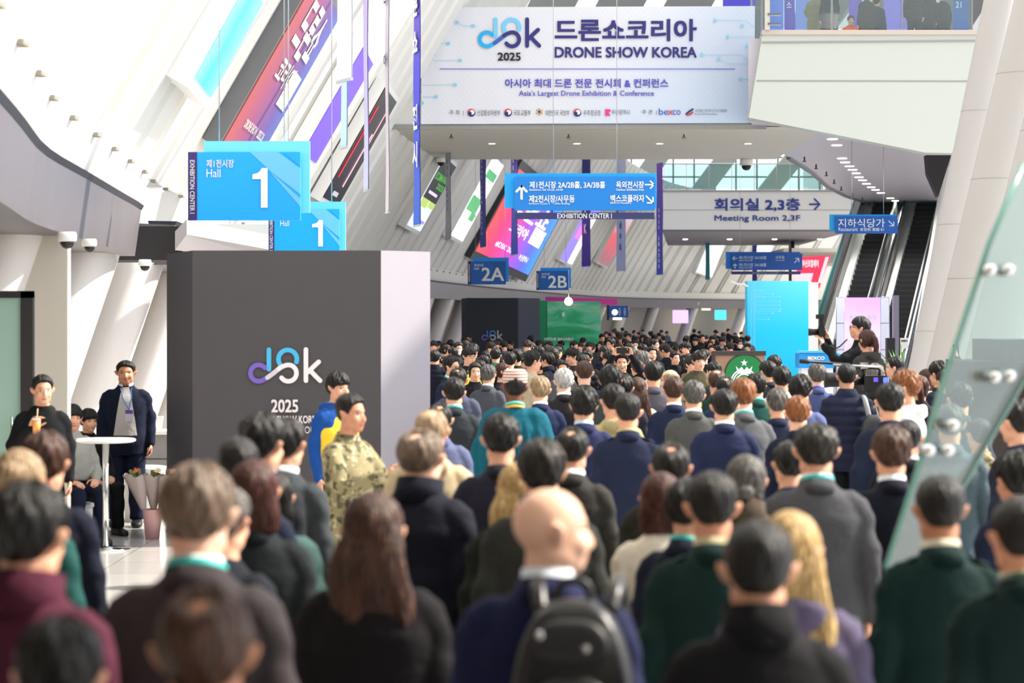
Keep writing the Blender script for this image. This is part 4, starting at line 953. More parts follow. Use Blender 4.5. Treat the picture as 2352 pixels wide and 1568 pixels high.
def head_geo():
    na, ne = 52, 36; R = []
    for j in range(1, ne):
        el = -PI/2+PI*j/ne; az = -np.linspace(0, 2*PI, na, endpoint=False); D = dirs(az, np.full(na, el)); R.append(D*head_r(D)[:, None])
    g = G(); g.add(loft(R))
    for sx in (-1, 1):
        rings = []
        for q in np.linspace(-.97, .97, 9):
            w = math.sqrt(1-q*q); z = .003+q*.029; rings.append(ering((sx*(.084+.010*(q+.3)), -.012-.006*q, z), (.82, -.57*sx, 0), (.57*sx, .82, 0), .009*w+.002, .018*w*(1.1 if q > 0 else .8)+.002, 12))
        g.add(loft(rings))
    return g.out()
HEADV, HEADF = head_geo()
def hmat(yaw=0, pitch=0, dx=0, dz=0, dy=0):
    return Matrix.Translation((dx, dy, 1.515+dz)) @ Matrix.Rotation(math.radians(-yaw), 4, 'Z') @ Matrix.Rotation(math.radians(pitch), 4, 'X') @ Matrix.Translation((0, .014, .105))
def xf(M, V): A = np.array(M); return V@A[:3, :3].T+A[:3, 3]
def hand(w, fwd, nrm, side, curl=.35, spread=1.0, r=.0088):
    """palm, four bent fingers and a thumb; nrm = way the fingers curl, side = +1/-1 thumb side"""
    w = np.array(w, float); f = np.array(fwd, float); f /= np.linalg.norm(f); n = np.array(nrm, float); n -= f*(n@f); n /= np.linalg.norm(n); a = np.cross(f, n)*side
    g = G(); g.add(loft([ering(w+f*t, a, n, ra, rn, 12, 2.5) for t, ra, rn in ((-.02, .026, .020), (.015, .032, .017), (.05, .040, .016), (.085, .041, .014), (.10, .037, .010))]))
    for i, (o, l) in enumerate(((.030, .070), (.0105, .080), (-.0100, .075), (-.029, .058))):
        p = w+f*.088+a*o; P = [p-f*.02]; ang = .12*curl; q = p
        P.append(q)
        for k, seg in enumerate((.45, .32, .26)):
            ang += curl*(1.0+.1*i)*(1, 1.2, .8)[k]; dv = f*math.cos(ang)+n*math.sin(ang)+a*(o*2.2*spread); q = q+dv*l*seg; P.append(q)
        g.add(limb(P, [r*1.05, r*1.05, r, r*.92, r*.8], 8))
    t0 = w+f*.025+a*.030; t1 = t0+(f*.55+a*.75+n*.35)*.042; t2 = t1+(f*.85+a*.25+n*.45)*.034; t3 = t2+(f*.9+a*.0+n*.5)*.024
    g.add(limb([t0-a*.012, t0, t1, t2, t3], [.014, .013, .0115, .0105, .008], 8)); return g.out()
DN = (0, .12, -1)
ARM_DN = ((.215, -.045, 1.12), (.222, .03, .875), DN, (-1, .2, 0))
POSES = {
    'stand': dict(R=ARM_DN, L=ARM_DN),
    'step': dict(R=((.232, .02, 1.13), (.225, .15, .91), (0, .5, -1), (-1, .2, 0)), L=((.235, -.08, 1.13), (.235, -.07, .885), DN, (-1, .2, 0)), walk=1),
    'bent': dict(R=((.235, -.03, 1.13), (.15, .20, 1.03), (-.5, 1, .1), (-.3, -.2, -1)), L=((.235, -.03, 1.13), (.15, .21, 1.0), (-.5, 1, .1), (-.3, -.2, -1))),
    'akimbo': dict(R=ARM_DN, L=((.34, -.07, 1.15), (.25, .14, 1.02), (-.2, 1, -.2), (-1, .1, 0))),
    'shake': dict(R=((.225, .14, 1.17), (.10, .37, 1.25), (-.15, 1, .1), (-1, 0, -.2)), L=((.235, .12, 1.16), (.10, .38, 1.20), (-.2, 1, .1), (-1, 0, .1))),
    'phone': dict(R=((.27, .18, 1.46), (.12, .24, 1.72), (-.35, .1, 1), (-.6, .8, 0)), L=((.27, .18, 1.46), (.12, .24, 1.72), (-.35, .1, 1), (-.6, .8, 0))),
    'camera': dict(R=((.22, .22, 1.24), (.08, .34, 1.50), (-.1, .3, 1), (-.5, .8, 0)), L=((.22, .24, 1.26), (.07, .40, 1.44), (-.2, .4, 1), (-.4, .7, 0))),
    'drink': dict(R=((.24, .04, 1.14), (.09, .25, 1.33), (-.45, .35, .75), (-.5, .8, -.1)), L=ARM_DN),
    'raise': dict(R=((.25, .12, 1.55), (.20, .2, 1.83), (-.1, .2, 1), (-.6, .8, 0)), L=ARM_DN),
    'sit': dict(R=((.235, .02, 1.12), (.13, .26, 1.02), (-.5, 1, -.1), (-.3, -.1, -1)), L=((.235, .02, 1.12), (.13, .26, 1.03), (-.5, 1, -.1), (-.3, -.1, -1)), sit=.42),
}
def joints(pose):
    P = POSES[pose]; dz = -P.get('sit', 0); J = {'dz': dz}
    for k, s in (('R', 1), ('L', -1)):
        el, wr, fd, nr = P[k]; m = np.array([s, 1, 1])
        J[k] = dict(sh=np.array([.158*s, -.018, 1.378+dz]), el=np.array(el)*m+[0, 0, dz], wr=np.array(wr)*m+[0, 0, dz], fd=np.array(fd)*m, nr=np.array(nr)*m, s=s)
        w = P.get('walk', 0)*s
        if dz: J[k].update(hip=np.array([.09*s, 0, .90+dz]), kn=np.array([.12*s, .42, .50]), an=np.array([.13*s, .40, .08]))
        else: J[k].update(hip=np.array([.088*s, 0, .91]), kn=np.array([.095*s, .02+.06*w, .49]), an=np.array([.10*s, -.01-.10*w, .08]))
    return J
TOR = [(.84, 0, .15, .10), (.93, 0, .155, .105), (1.03, 0, .142, .098), (1.12, -.003, .140, .095), (1.25, -.01, .16, .102), (1.34, -.014, .168, .098), (1.40, -.016, .150, .080), (1.44, -.016, .105, .066), (1.47, -.014, .072, .060), (1.51, -.008, .059, .060), (1.56, .004, .056, .060), (1.60, .008, .054, .058)]
CACHE = {}
def fig_body(pose='stand', yaw=0, pitch=0, vox=.0085):
    key = ('body', pose, yaw, pitch)
    if key in CACHE: return CACHE[key]
    J = joints(pose); dz = J['dz']; M = hmat(yaw, pitch, 0, dz)
    g = G(); g.add((xf(M, HEADV), HEADF))
    g.add(loft([ering((0, cy, z+dz), (1, 0, 0), (0, 1, 0), rx, ry, 24, 2.2) for z, cy, rx, ry in TOR]))
    for k in 'RL':
        j = J[k]; g.add(limb([j['sh']-[.05*j['s'], 0, 0], j['sh'], (j['sh']+j['el'])/2, j['el'], j['el']*.45+j['wr']*.55, j['wr']], [.046, .048, .040, .034, .032, .026], 14))
        g.add(hand(j['wr'], j['fd'], j['nr'], j['s'] if pose not in ('bent',) else j['s']))
        g.add(limb([j['hip'], (j['hip']+j['kn'])/2, j['kn'], j['kn']*.6+j['an']*.4, j['an']], [.082, .074, .054, .052, .036], 16))
        a = j['an']; g.add(loft([ering((a[0], a[1]+y, h), (1, 0, 0), (0, 0, 1), w_, h_, 12, 2.4) for y, w_, h, h_ in ((-.075, .028, .045, .03), (-.03, .036, .055, .045), (.05, .042, .042, .035), (.12, .042, .032, .025), (.165, .025, .026, .016))]))
    me = remesh(*g.out(), vox, 2); v = getv(me)
    at = me.attributes.new('hco', 'FLOAT_VECTOR', 'POINT'); at.data.foreach_set('vector', np.ascontiguousarray(xf(M.inverted(), v), dtype=np.float32).ravel())
    me.materials.append(SKIN['light']); CACHE[key] = (me, M); return CACHE[key]
def skin(name, col, brow='#1c1512'):
    m, nt, b = new_mat('skin '+name); L = nt.links; N = nt.nodes
    at = N.new('ShaderNodeAttribute'); at.attribute_name = 'hco'; sp = N.new('ShaderNodeSeparateXYZ'); L.new(at.outputs['Vector'], sp.inputs[0])
    def mth(op, a, b_=None):
        n = N.new('ShaderNodeMath'); n.operation = op
        for i, q in enumerate((a, b_)):
            if q is None: continue
            if isinstance(q, (int, float)): n.inputs[i].default_value = q
            else: L.new(q, n.inputs[i])
        return n.outputs[0]
    ax = mth('ABSOLUTE', sp.outputs['X']); z = sp.outputs['Z']; fr = mth('GREATER_THAN', sp.outputs['Y'], .045)
    def mask(cx, cz, rx, rz, tilt=0):
        dx = mth('SUBTRACT', ax, cx); dzv = mth('SUBTRACT', z, cz)
        if tilt: dzv = mth('SUBTRACT', dzv, mth('MULTIPLY', dx, tilt))
        q = mth('ADD', mth('POWER', mth('DIVIDE', mth('ABSOLUTE', dx), rx), 2), mth('POWER', mth('DIVIDE', mth('ABSOLUTE', dzv), rz), 2))
        mrn = N.new('ShaderNodeMapRange'); mrn.inputs[1].default_value = 1.5; mrn.inputs[2].default_value = .6; L.new(q, mrn.inputs[0]); return mth('MULTIPLY', mrn.outputs[0], fr)
    prev = None; c = srgb(col)
    nz = N.new('ShaderNodeTexNoise'); nz.inputs['Scale'].default_value = 25; L.new(at.outputs['Vector'], nz.inputs[0])
    mx = N.new('ShaderNodeMix'); mx.data_type = 'RGBA'; mx.inputs[6].default_value = (c[0]*.92, c[1]*.86, c[2]*.84, 1); mx.inputs[7].default_value = (*[min(1, q*1.06) for q in c], 1); L.new(nz.outputs[0], mx.inputs[0]); prev = mx.outputs[2]
    for msk, colr in ((mask(.0, -.066, .023, .0075), '#b4665c'), (mask(.033, .004, .0145, .0052, .1), '#e8dfd8'), (mask(.0335, .004, .0075, .0056), '#17110f'), (mask(.034, .0105, .0165, .0016, .05), '#2a1c18'), (mask(.035, .026, .0165, .0031, -.12), brow)):
        mx = N.new('ShaderNodeMix'); mx.data_type = 'RGBA'; L.new(msk, mx.inputs[0]); L.new(prev, mx.inputs[6]); mx.inputs[7].default_value = (*srgb(colr), 1); prev = mx.outputs[2]
    L.new(prev, b.inputs['Base Color']); b.inputs['Roughness'].default_value = .48; b.inputs['Specular IOR Level'].default_value = .35
    b.inputs['Subsurface Weight'].default_value = 0
    return m
SKIN = {'light': skin('light', '#dfa98c'), 'mid': skin('mid', '#cf9678'), 'tan': skin('tan', '#b57f60'), 'pale': skin('pale', '#ebbfa6', '#6a5844'), 'dark': skin('dark', '#6e4630')}
# --- hair
def hair_mat(name, col, col2=None, rough=.42):
    if 'hair '+name in MATS: return MATS['hair '+name]
    m, nt, b = new_mat('hair '+name); L = nt.links; N = nt.nodes; t = N.new('ShaderNodeTexCoord'); mp = N.new('ShaderNodeMapping'); mp.inputs['Scale'].default_value = (90, 90, 9); L.new(t.outputs['Object'], mp.inputs[0])
    n = N.new('ShaderNodeTexNoise'); n.inputs['Scale'].default_value = 1; n.inputs['Detail'].default_value = 3; L.new(mp.outputs[0], n.inputs[0])
    mx = N.new('ShaderNodeMix'); mx.data_type = 'RGBA'; c = srgb(col); c2 = srgb(col2) if col2 else tuple(min(1, x*2.2+.01) for x in c); mx.inputs[6].default_value = (*[x*.7 for x in c], 1); mx.inputs[7].default_value = (*c2, 1)
    mr_ = N.new('ShaderNodeMapRange'); mr_.inputs[1].default_value = .35; mr_.inputs[2].default_value = .7; L.new(n.outputs[0], mr_.inputs[0]); L.new(mr_.outputs[0], mx.inputs[0]); L.new(mx.outputs[2], b.inputs['Base Color'])
    bp = N.new('ShaderNodeBump'); bp.inputs['Strength'].default_value = 1.0; bp.inputs['Distance'].default_value = .012; L.new(n.outputs[0], bp.inputs['Height']); L.new(bp.outputs[0], b.inputs['Normal'])
    b.inputs['Roughness'].default_value = rough; b.inputs['Specular IOR Level'].default_value = .34; MATS['hair '+name] = m; return m
HC = {'black': ('#080706', '#15110e'), 'soft': ('#14100e', '#282019'), 'brown': ('#2c1a13', '#5c3a2a'), 'red': ('#331812', '#5a2c22'), 'auburn': ('#6a3c20', '#a8683a'), 'grey': ('#5a5654', '#8a8682'), 'salt': ('#3a3735', '#6e6a66'), 'silver': ('#a8a8a8', '#d8d8d6'), 'sand': ('#8a7258', '#b89c78'), 'blond': ('#b08a50', '#e4c48a'), 'greybrown': ('#5c4c40', '#85705e')}
AZT = np.radians([0, 28, 48, 62, 76, 90, 104, 118, 140, 180])
LINES = {'short': [46, 45, 38, 18, -6, 14, 12, -16, -40, -46], 'bangs': [20, 19, 17, 10, -8, 12, 10, -18, -42, -48], 'cap': [30, 29, 22, 6, -22, -30, -34, -36, -40, -46], 'recede': [62, 58, 44, 20, -2, 14, 12, -14, -38, -44], 'full': [44, 43, 36, 10, -35, -45, -48, -50, -50, -52], 'fullbangs': [16, 15, 12, 0, -38, -46, -48, -50, -50, -52]}
STY = {  # outline, top, side, nape thickness, bald spots (az, el, width, depth), waviness
    'short': ('short', .026, .013, .009, [], .0042), 'crop': ('short', .018, .007, .005, [], .0015), 'crew': ('short', .022, .006, .004, [], .002), 'side': ('short', .032, .016, .009, [], .0045),
    'bangs': ('bangs', .028, .019, .010, [], .004), 'wavy': ('bangs', .034, .022, .012, [], .007), 'thin': ('recede', .012, .011, .008, [(180, 68, 24, .016)], .002),
    'crown': ('short', .018, .012, .008, [(180, 62, 15, .022)], .0025), 'horse': ('recede', .008, .010, .008, [(180, 75, 36, .022), (0, 70, 40, .02)], .002), 'bald': None}
def cap_grid(line, Tt, Ts, Tn, spots, wav, seed=0, na=88, nr=26, dip=.006):
    az = np.linspace(0, 2*PI, na, endpoint=False); a2 = np.where(az > PI, 2*PI-az, az); low = np.interp(a2, AZT, np.radians(LINES[line]))
    R = []; ph = seed*1.7
    for j in range(1, nr+1):
        t = j/nr; el = PI/2-t*(PI/2-low); D = dirs(az, el); e = np.degrees(el)
        up = np.clip((e-5)/50, 0, 1); up = up*up*(3-2*up); back = np.clip((np.degrees(a2)-120)/50, 0, 1)*np.clip((10-e)/40, 0, 1)
        T = (Ts*(1-back)+Tn*back)*(1-up)+Tt*up
        T = T*np.clip((1-t)/.10, 0, 1)**.6-dip*(t > .985)
        for (sa, se, sw, dp) in spots:
            c = dirs(np.radians([sa]), np.radians([se]))[0]; ang = np.degrees(np.arccos(np.clip(D@c, -1, 1))); T = T-dp*np.exp(-(ang/sw)**4)
        T = T+wav*(.8*np.sin(6*az+ph+3*np.sin(2*el+ph))+.7*np.sin(13*az-6*el+ph*2)+.6*np.sin(23*az+8*el+2*np.sin(5*az))+.45*np.sin(37*az-4*el))*np.clip((1-t)/.15, 0, 1)
        T = T-.012*np.exp(-(np.abs(a2-PI/2)/.30)**2)*np.clip((14-e)/12, 0, 1)*(line in ('short', 'bangs', 'recede'))
        R.append(D*(head_r(D)+T)[:, None])
    top = dirs(np.array([0.]), np.array([PI/2])); rt = float(head_r(top)[0])+Tt-sum(dp*math.exp(-((90-se)/sw)**4) for sa, se, sw, dp in spots)
    V = np.concatenate([np.array([[0, 0, rt]])]+R); k = np.arange(na); F = [(0, 1+(i+1) % na, 1+i) for i in k]
    for j in range(nr-1):
        F += [(1+j*na+i, 1+j*na+(i+1) % na, 1+(j+1)*na+(i+1) % na, 1+(j+1)*na+i) for i in k]
    return V, F
def hair_mesh(style, seed=0):
    key = ('hair', style, seed)
    if key in CACHE: return CACHE[key]
    if STY.get(style):
        V, F = cap_grid(*STY[style], seed); me = bpy.data.meshes.new('hair'); me.from_pydata(V.tolist(), [], F); me.polygons.foreach_set('use_smooth', [True]*len(F)); me.update()
    else:
        bang = style in ('bob', 'ponybang', 'longbang')
        V, F = cap_grid('fullbangs' if bang else 'full', .022, .020, .02, [], .002, seed, 56, 20, .012)
        F = list(F)+[tuple(range(len(V)-56, len(V)))[::-1]]
        g = G(); g.add((V, F)); vx = .0065
        def curtain(bot, w0, w1, y0, y1, t0, t1, n=12, wig=.01, z0=.06):
            rr = []
            for i in range(n+1):
                q = i/n; z = z0+(bot-z0)*q; s_ = math.sin(min(1, q*2.5)*PI/2); w = w0+(w1-w0)*s_; y = y0+(y1-y0)*s_; t = t0+(t1-t0)*s_
                if i == n: w *= .75; t *= .5
                ring = ering((wig*math.sin(q*9+seed), y, z), (1, 0, 0), (0, 1, 0), w, t, 30, 2.6); a = np.linspace(0, 2*PI, 30, endpoint=False)
                ring[:, 1] += wig*np.sin(a*5+q*14)*q+.6*wig*np.sin(a*11-q*9)*q; ring[:, 0] += .4*wig*np.sin(q*16+a*3)*q; rr.append(ring)
            g.add(loft(rr))
        if style in ('long', 'longbang'): curtain(-.42, .07, .125, -.045, -.105, .05, .04, 18, .012)
        elif style == 'bob': curtain(-.15, .075, .098, -.03, -.045, .07, .06, 10, .005)
        elif style in ('pony', 'ponybang'):
            P = [(0, -.09, .04), (0, -.135, .03), (.01, -.15, -.06), (.015, -.13, -.17), (.01, -.12, -.27)]; g.add(limb(spline(P, 4), np.interp(np.linspace(0, 1, 17), [0, .2, .6, 1], [.022, .034, .032, .008]), 12))
        elif style == 'bun':
            g.add(loft([ering((0, -.115+.0*q, .055+q*.042), (1, 0, 0), (0, 1, 0), .047*math.sqrt(1-q*q)+.002, .042*math.sqrt(1-q*q)+.002, 16) for q in np.linspace(-.97, .97, 9)]))
        elif style == 'lowbun':
            g.add(loft([ering((0, -.115, -.03+q*.034), (1, 0, 0), (0, 1, 0), .04*math.sqrt(1-q*q)+.002, .034*math.sqrt(1-q*q)+.002, 16) for q in np.linspace(-.97, .97, 9)]))
        me = remesh(*g.out(), vx, 2); v = getv(me); n = getn(me); a = np.arctan2(v[:, 0], v[:, 1]+.03)
        v = v+n*((.0022*np.sin(34*a+6*np.sin(v[:, 2]*14))+.0016*np.sin(61*a+20*v[:, 2]))[:, None]); setv(me, v)
    me.materials.append(hair_mat('black', *HC['black'])); CACHE[key] = me; return me
# --- clothes
JK = {  # hem z, list of (z, cy, rx, ry), sleeve radii, options
    'suit': dict(t=[(.76, 0, .190, .130), (.90, 0, .192, .132), (1.02, 0, .178, .122), (1.12, -.005, .176, .120), (1.24, -.012, .190, .126), (1.33, -.018, .190, .122), (1.385, -.02, .172, .104), (1.425, -.02, .132, .086), (1.455, -.019, .100, .075), (1.483, -.017, .078, .069), (1.50, -.015, .068, .065)], s=(.064, .066, .058, .053, .047)),
    'coat': dict(t=[(.45, 0, .235, .175), (.65, 0, .225, .165), (.90, 0, .212, .150), (1.05, 0, .202, .142), (1.24, -.012, .208, .140), (1.33, -.018, .202, .134), (1.39, -.02, .182, .112), (1.43, -.02, .140, .092), (1.47, -.019, .108, .080), (1.495, -.017, .082, .074), (1.515, -.015, .070, .069)], s=(.070, .072, .065, .060, .055)),
    'jumper': dict(t=[(.84, 0, .172, .125), (.88, 0, .190, .140), (1.02, 0, .192, .138), (1.14, -.005, .192, .136), (1.26, -.012, .200, .135), (1.34, -.018, .190, .126), (1.39, -.02, .170, .108), (1.43, -.02, .130, .088), (1.46, -.019, .106, .077), (1.49, -.017, .080, .072), (1.505, -.015, .068, .067)], s=(.066, .070, .064, .056, .042), hood=1),
    'puffer': dict(t=[(.76, 0, .200, .150), (.90, 0, .215, .160), (1.05, 0, .212, .158), (1.20, -.01, .216, .158), (1.32, -.018, .214, .146), (1.39, -.02, .196, .120), (1.43, -.02, .152, .098), (1.46, -.019, .112, .085), (1.49, -.015, .086, .080), (1.53, -.008, .078, .078)], s=(.076, .080, .072, .064, .052), ridge=1),
    'blouse': dict(t=[(.86, 0, .170, .118), (.95, 0, .168, .115), (1.05, 0, .150, .105), (1.14, -.005, .150, .104), (1.26, -.012, .170, .115), (1.34, -.016, .174, .106), (1.39, -.018, .160, .090), (1.43, -.018, .125, .075), (1.46, -.016, .092, .067), (1.485, -.014, .070, .064), (1.495, -.012, .064, .062)], s=(.054, .056, .050, .044, .040)),
    'robe': dict(t=[(.12, 0, .34, .27), (.5, 0, .31, .24), (.8, 0, .285, .21), (1.05, -.01, .27, .185), (1.22, -.018, .262, .165), (1.32, -.02, .245, .142), (1.39, -.02, .200, .112), (1.43, -.02, .146, .088), (1.46, -.019, .105, .076), (1.49, -.015, .076, .068)], s=(.088, .10, .112, .12, .125), pleat=1),
}
def jacket_mesh(style, pose):
    key = ('jk', style, pose)
    if key in CACHE: return CACHE[key]
    J = joints(pose); dz = J['dz']; S = JK[style]; g = G()
    tt = [(max(z, .95 if dz else 0)+dz, cy, rx, ry) for z, cy, rx, ry in S['t'] if not (dz and z < .9)]
    g.add(loft([ering((0, cy, z), (1, 0, 0), (0, 1, 0), rx, ry, 36, 2.3) for z, cy, rx, ry in tt]))
    for k in 'RL':
        j = J[k]; r = S['s']; end = j['wr']*.97+j['el']*.03
        g.add(limb(spline([j['sh']-[.06*j['s'], 0, -.005], j['sh'], (j['sh']*.5+j['el']*.5), j['el'], end], 3), np.interp(np.linspace(0, 4, 13), range(5), r), 18, round_caps=True))
    if S.get('hood'):
        g.add(loft([ering((0, -.105-.02*abs(q), 1.455+dz+q*.055), (1, 0, 0), (0, 1, 0), .105*math.sqrt(1-q*q)+.003, .05*math.sqrt(1-q*q)+.003, 18) for q in np.linspace(-.96, .96, 9)]))
    me = remesh(*g.out(), .0115, 4); v = getv(me); n = getn(me)
    x, y, z = v[:, 0], v[:, 1], v[:, 2]
    f = .0035*np.sin(21*z+9*x+3*np.sin(14*y))+.0030*np.sin(37*z-16*np.abs(x)+5*y)+.0018*np.sin(55*y+31*z)
    arm = np.clip((np.abs(x)-.19)/.03, 0, 1); f = np.maximum(f*(.8+1.0*arm), -.0035*(1-.6*arm))
    if S.get('ridge'): f = .010*np.abs(np.sin(z*PI/.085))-.004+.2*f
    if S.get('pleat'):
        a = np.arctan2(x, -y); f = (.011*np.sin(17*a+2*np.sin(3*z))+.005*np.sin(29*a))*np.clip((1.40-z)/.2, 0, 1)+.5*f
    setv(me, v+n*f[:, None]); me.materials.append(M_black); CACHE[key] = me; return me
def trouser_mesh(pose):
    key = ('tr', pose)
    if key in CACHE: return CACHE[key]
    J = joints(pose); g = G(); dz = J['dz']
    g.add(loft([ering((0, 0, z+dz), (1, 0, 0), (0, 1, 0), rx, ry, 24, 2.3) for z, rx, ry in ((.80, .12, .09), (.86, .172, .118), (.94, .172, .118), (1.02, .160, .11), (1.04, .15, .10))]))
    for k in 'RL':
        j = J[k]; an = j['an']+[0, 0, .0]; g.add(limb([j['hip'], (j['hip']+j['kn'])/2, j['kn'], (j['kn']+an)/2, an], [.098, .094, .080, .072, .066], 18, round_caps=False))
    me = remesh(*g.out(), .014, 3); v = getv(me); n = getn(me); setv(me, v+n*(.004*np.sin(30*v[:, 2]+11*v[:, 0]))[:, None]); me.materials.append(M_black); CACHE[key] = me; return me
def shoe_mesh():
    if 'shoe' in CACHE: return CACHE['shoe']
    V, F = loft([ering((0, y, h), (1, 0, 0), (0, 0, 1), w_, h_, 16, 2.8) for y, w_, h, h_ in ((-.095, .030, .045, .045), (-.06, .042, .055, .055), (.0, .046, .052, .052), (.07, .052, .040, .040), (.13, .050, .034, .034), (.185, .028, .026, .026))])
    CACHE['shoe'] = MB().add(V, F).mesh('shoe', M_black); CACHE['shoe'].polygons.foreach_set('use_smooth', [True]*len(F)); return CACHE['shoe']
def band(r0, r1, z0, z1, front=.045, gap=35, cy=-.013, th=.006):
    """collar: a standing strip round the neck, open at the front, lower in front"""
    key = ('band', r0, r1, z0, z1, front, gap)
    if key in CACHE: return CACHE[key]
    a = np.radians(np.linspace(gap, 360-gap, 40)); d = -front*(.5+.5*np.cos(a))
    def row(r, z): return np.stack([np.sin(a)*r, cy+np.cos(a)*r*.98+.35*(z-1.5), z+d], 1)
    rows = [row(r0, z0), row(r1, z1), row(r1-th, z1-.002), row(r0-th, z0)]; n = len(a); V = np.concatenate(rows); F = []
    for q in range(4):
        p_ = (q+1) % 4; F += [(q*n+i, q*n+i+1, p_*n+i+1, p_*n+i) for i in range(n-1)]
    F += [(0, n, 2*n, 3*n), (n-1, 4*n-1, 3*n-1, 2*n-1)]
    me = MB().add(V, F).mesh('band', M_wh); me.polygons.foreach_set('use_smooth', [True]*len(F)); CACHE[key] = me; return me
def front_patch(style, w, off=.006, z0=.9, z1=1.47, dz=0, mi=None, x0=0):
    """strip lying on the front of the garment; w(z) half width"""
    T = JK[style]['t']; zs = [q[0] for q in T]; V = []; F = []; nz, nx = 18, 8
    for i in range(nz+1):
        z = z0+(z1-z0)*i/nz; cy_, rx, ry = [np.interp(z, zs, [q[k] for q in T]) for k in (1, 2, 3)]; ww = w(z)
        for j in range(nx+1):
            x = x0-ww+2*ww*j/nx; V.append((x, cy_+ry*(max(.02, 1-(abs(x)/rx)**2.3))**(1/2.3)+off, z+dz))
    F = [(i*(nx+1)+j, i*(nx+1)+j+1, (i+1)*(nx+1)+j+1, (i+1)*(nx+1)+j) for i in range(nz) for j in range(nx)]
    return MB().add(V, F)
def vest_mesh(style='jumper', k=1.05):
    key = ('vest', style, k)
    if key in CACHE: return CACHE[key]
    T = [q for q in JK[style]['t'] if q[0] <= 1.42]; V, F = loft([ering((0, cy, z), (1, 0, 0), (0, 1, 0), (rx if z < 1.3 else rx*.86)*k, ry*k, 36, 2.3) for z, cy, rx, ry in T]+[ering((0, -.02, 1.45), (1, 0, 0), (0, 1, 0), .115, .088, 36, 2.2)])
    me = remesh(V, F, .012, 3); me.materials.append(M_wh); CACHE[key] = me; return me
def epaulettes(o, m, m2=None):
    for s in (-1, 1):
        q = link('epaulette', MB().hexa([(-.055, -.026, -.004), (.055, -.026, -.004), (.055, -.026, .010), (-.055, -.026, .010)], [(-.055, .026, -.004), (.055, .026, -.004), (.055, .026, .010), (-.055, .026, .010)]).mesh('epaulette', m), [c for c in o.children if c.name.startswith(('jacket', 'coat'))][0], (s*.142, -.022, 1.438)); q.rotation_euler = (0, s*.42, 0)
def glasses_mesh():
    if 'gl' in CACHE: return CACHE['gl']
    mb = MB()
    for s in (-1, 1):
        mb.tube([(s*.034+.024*math.cos(a), .103-.10*abs(.034+.024*math.cos(a)*s)*.25, .002+.019*math.sin(a)) for a in np.linspace(0, 2*PI, 17)], .0022, 6)
        mb.tube([(s*.058, .098, .006), (s*.078, .06, .008), (s*.083, -.005, .008)], .002, 6)
    mb.tube([(-.010, .104, .006), (.010, .104, .006)], .002, 6); CACHE['gl'] = mb.mesh('glasses', M_black); return CACHE['gl']
def mask_mesh():
    if 'mk' in CACHE: return CACHE['mk']
    az = np.radians(np.linspace(-62, 62, 20)); R = []
    for el in np.radians(np.linspace(-62, -6, 10)): D = dirs(az, np.full(20, el)); R.append(D*(head_r(D)+.005)[:, None])
    V = np.concatenate(R); F = [(j*20+i, j*20+i+1, (j+1)*20+i+1, (j+1)*20+i) for j in range(9) for i in range(19)]
    CACHE['mk'] = MB().add(V, F).mesh('face_mask', M_wh); CACHE['mk'].polygons.foreach_set('use_smooth', [True]*len(F)); return CACHE['mk']
CL = {}
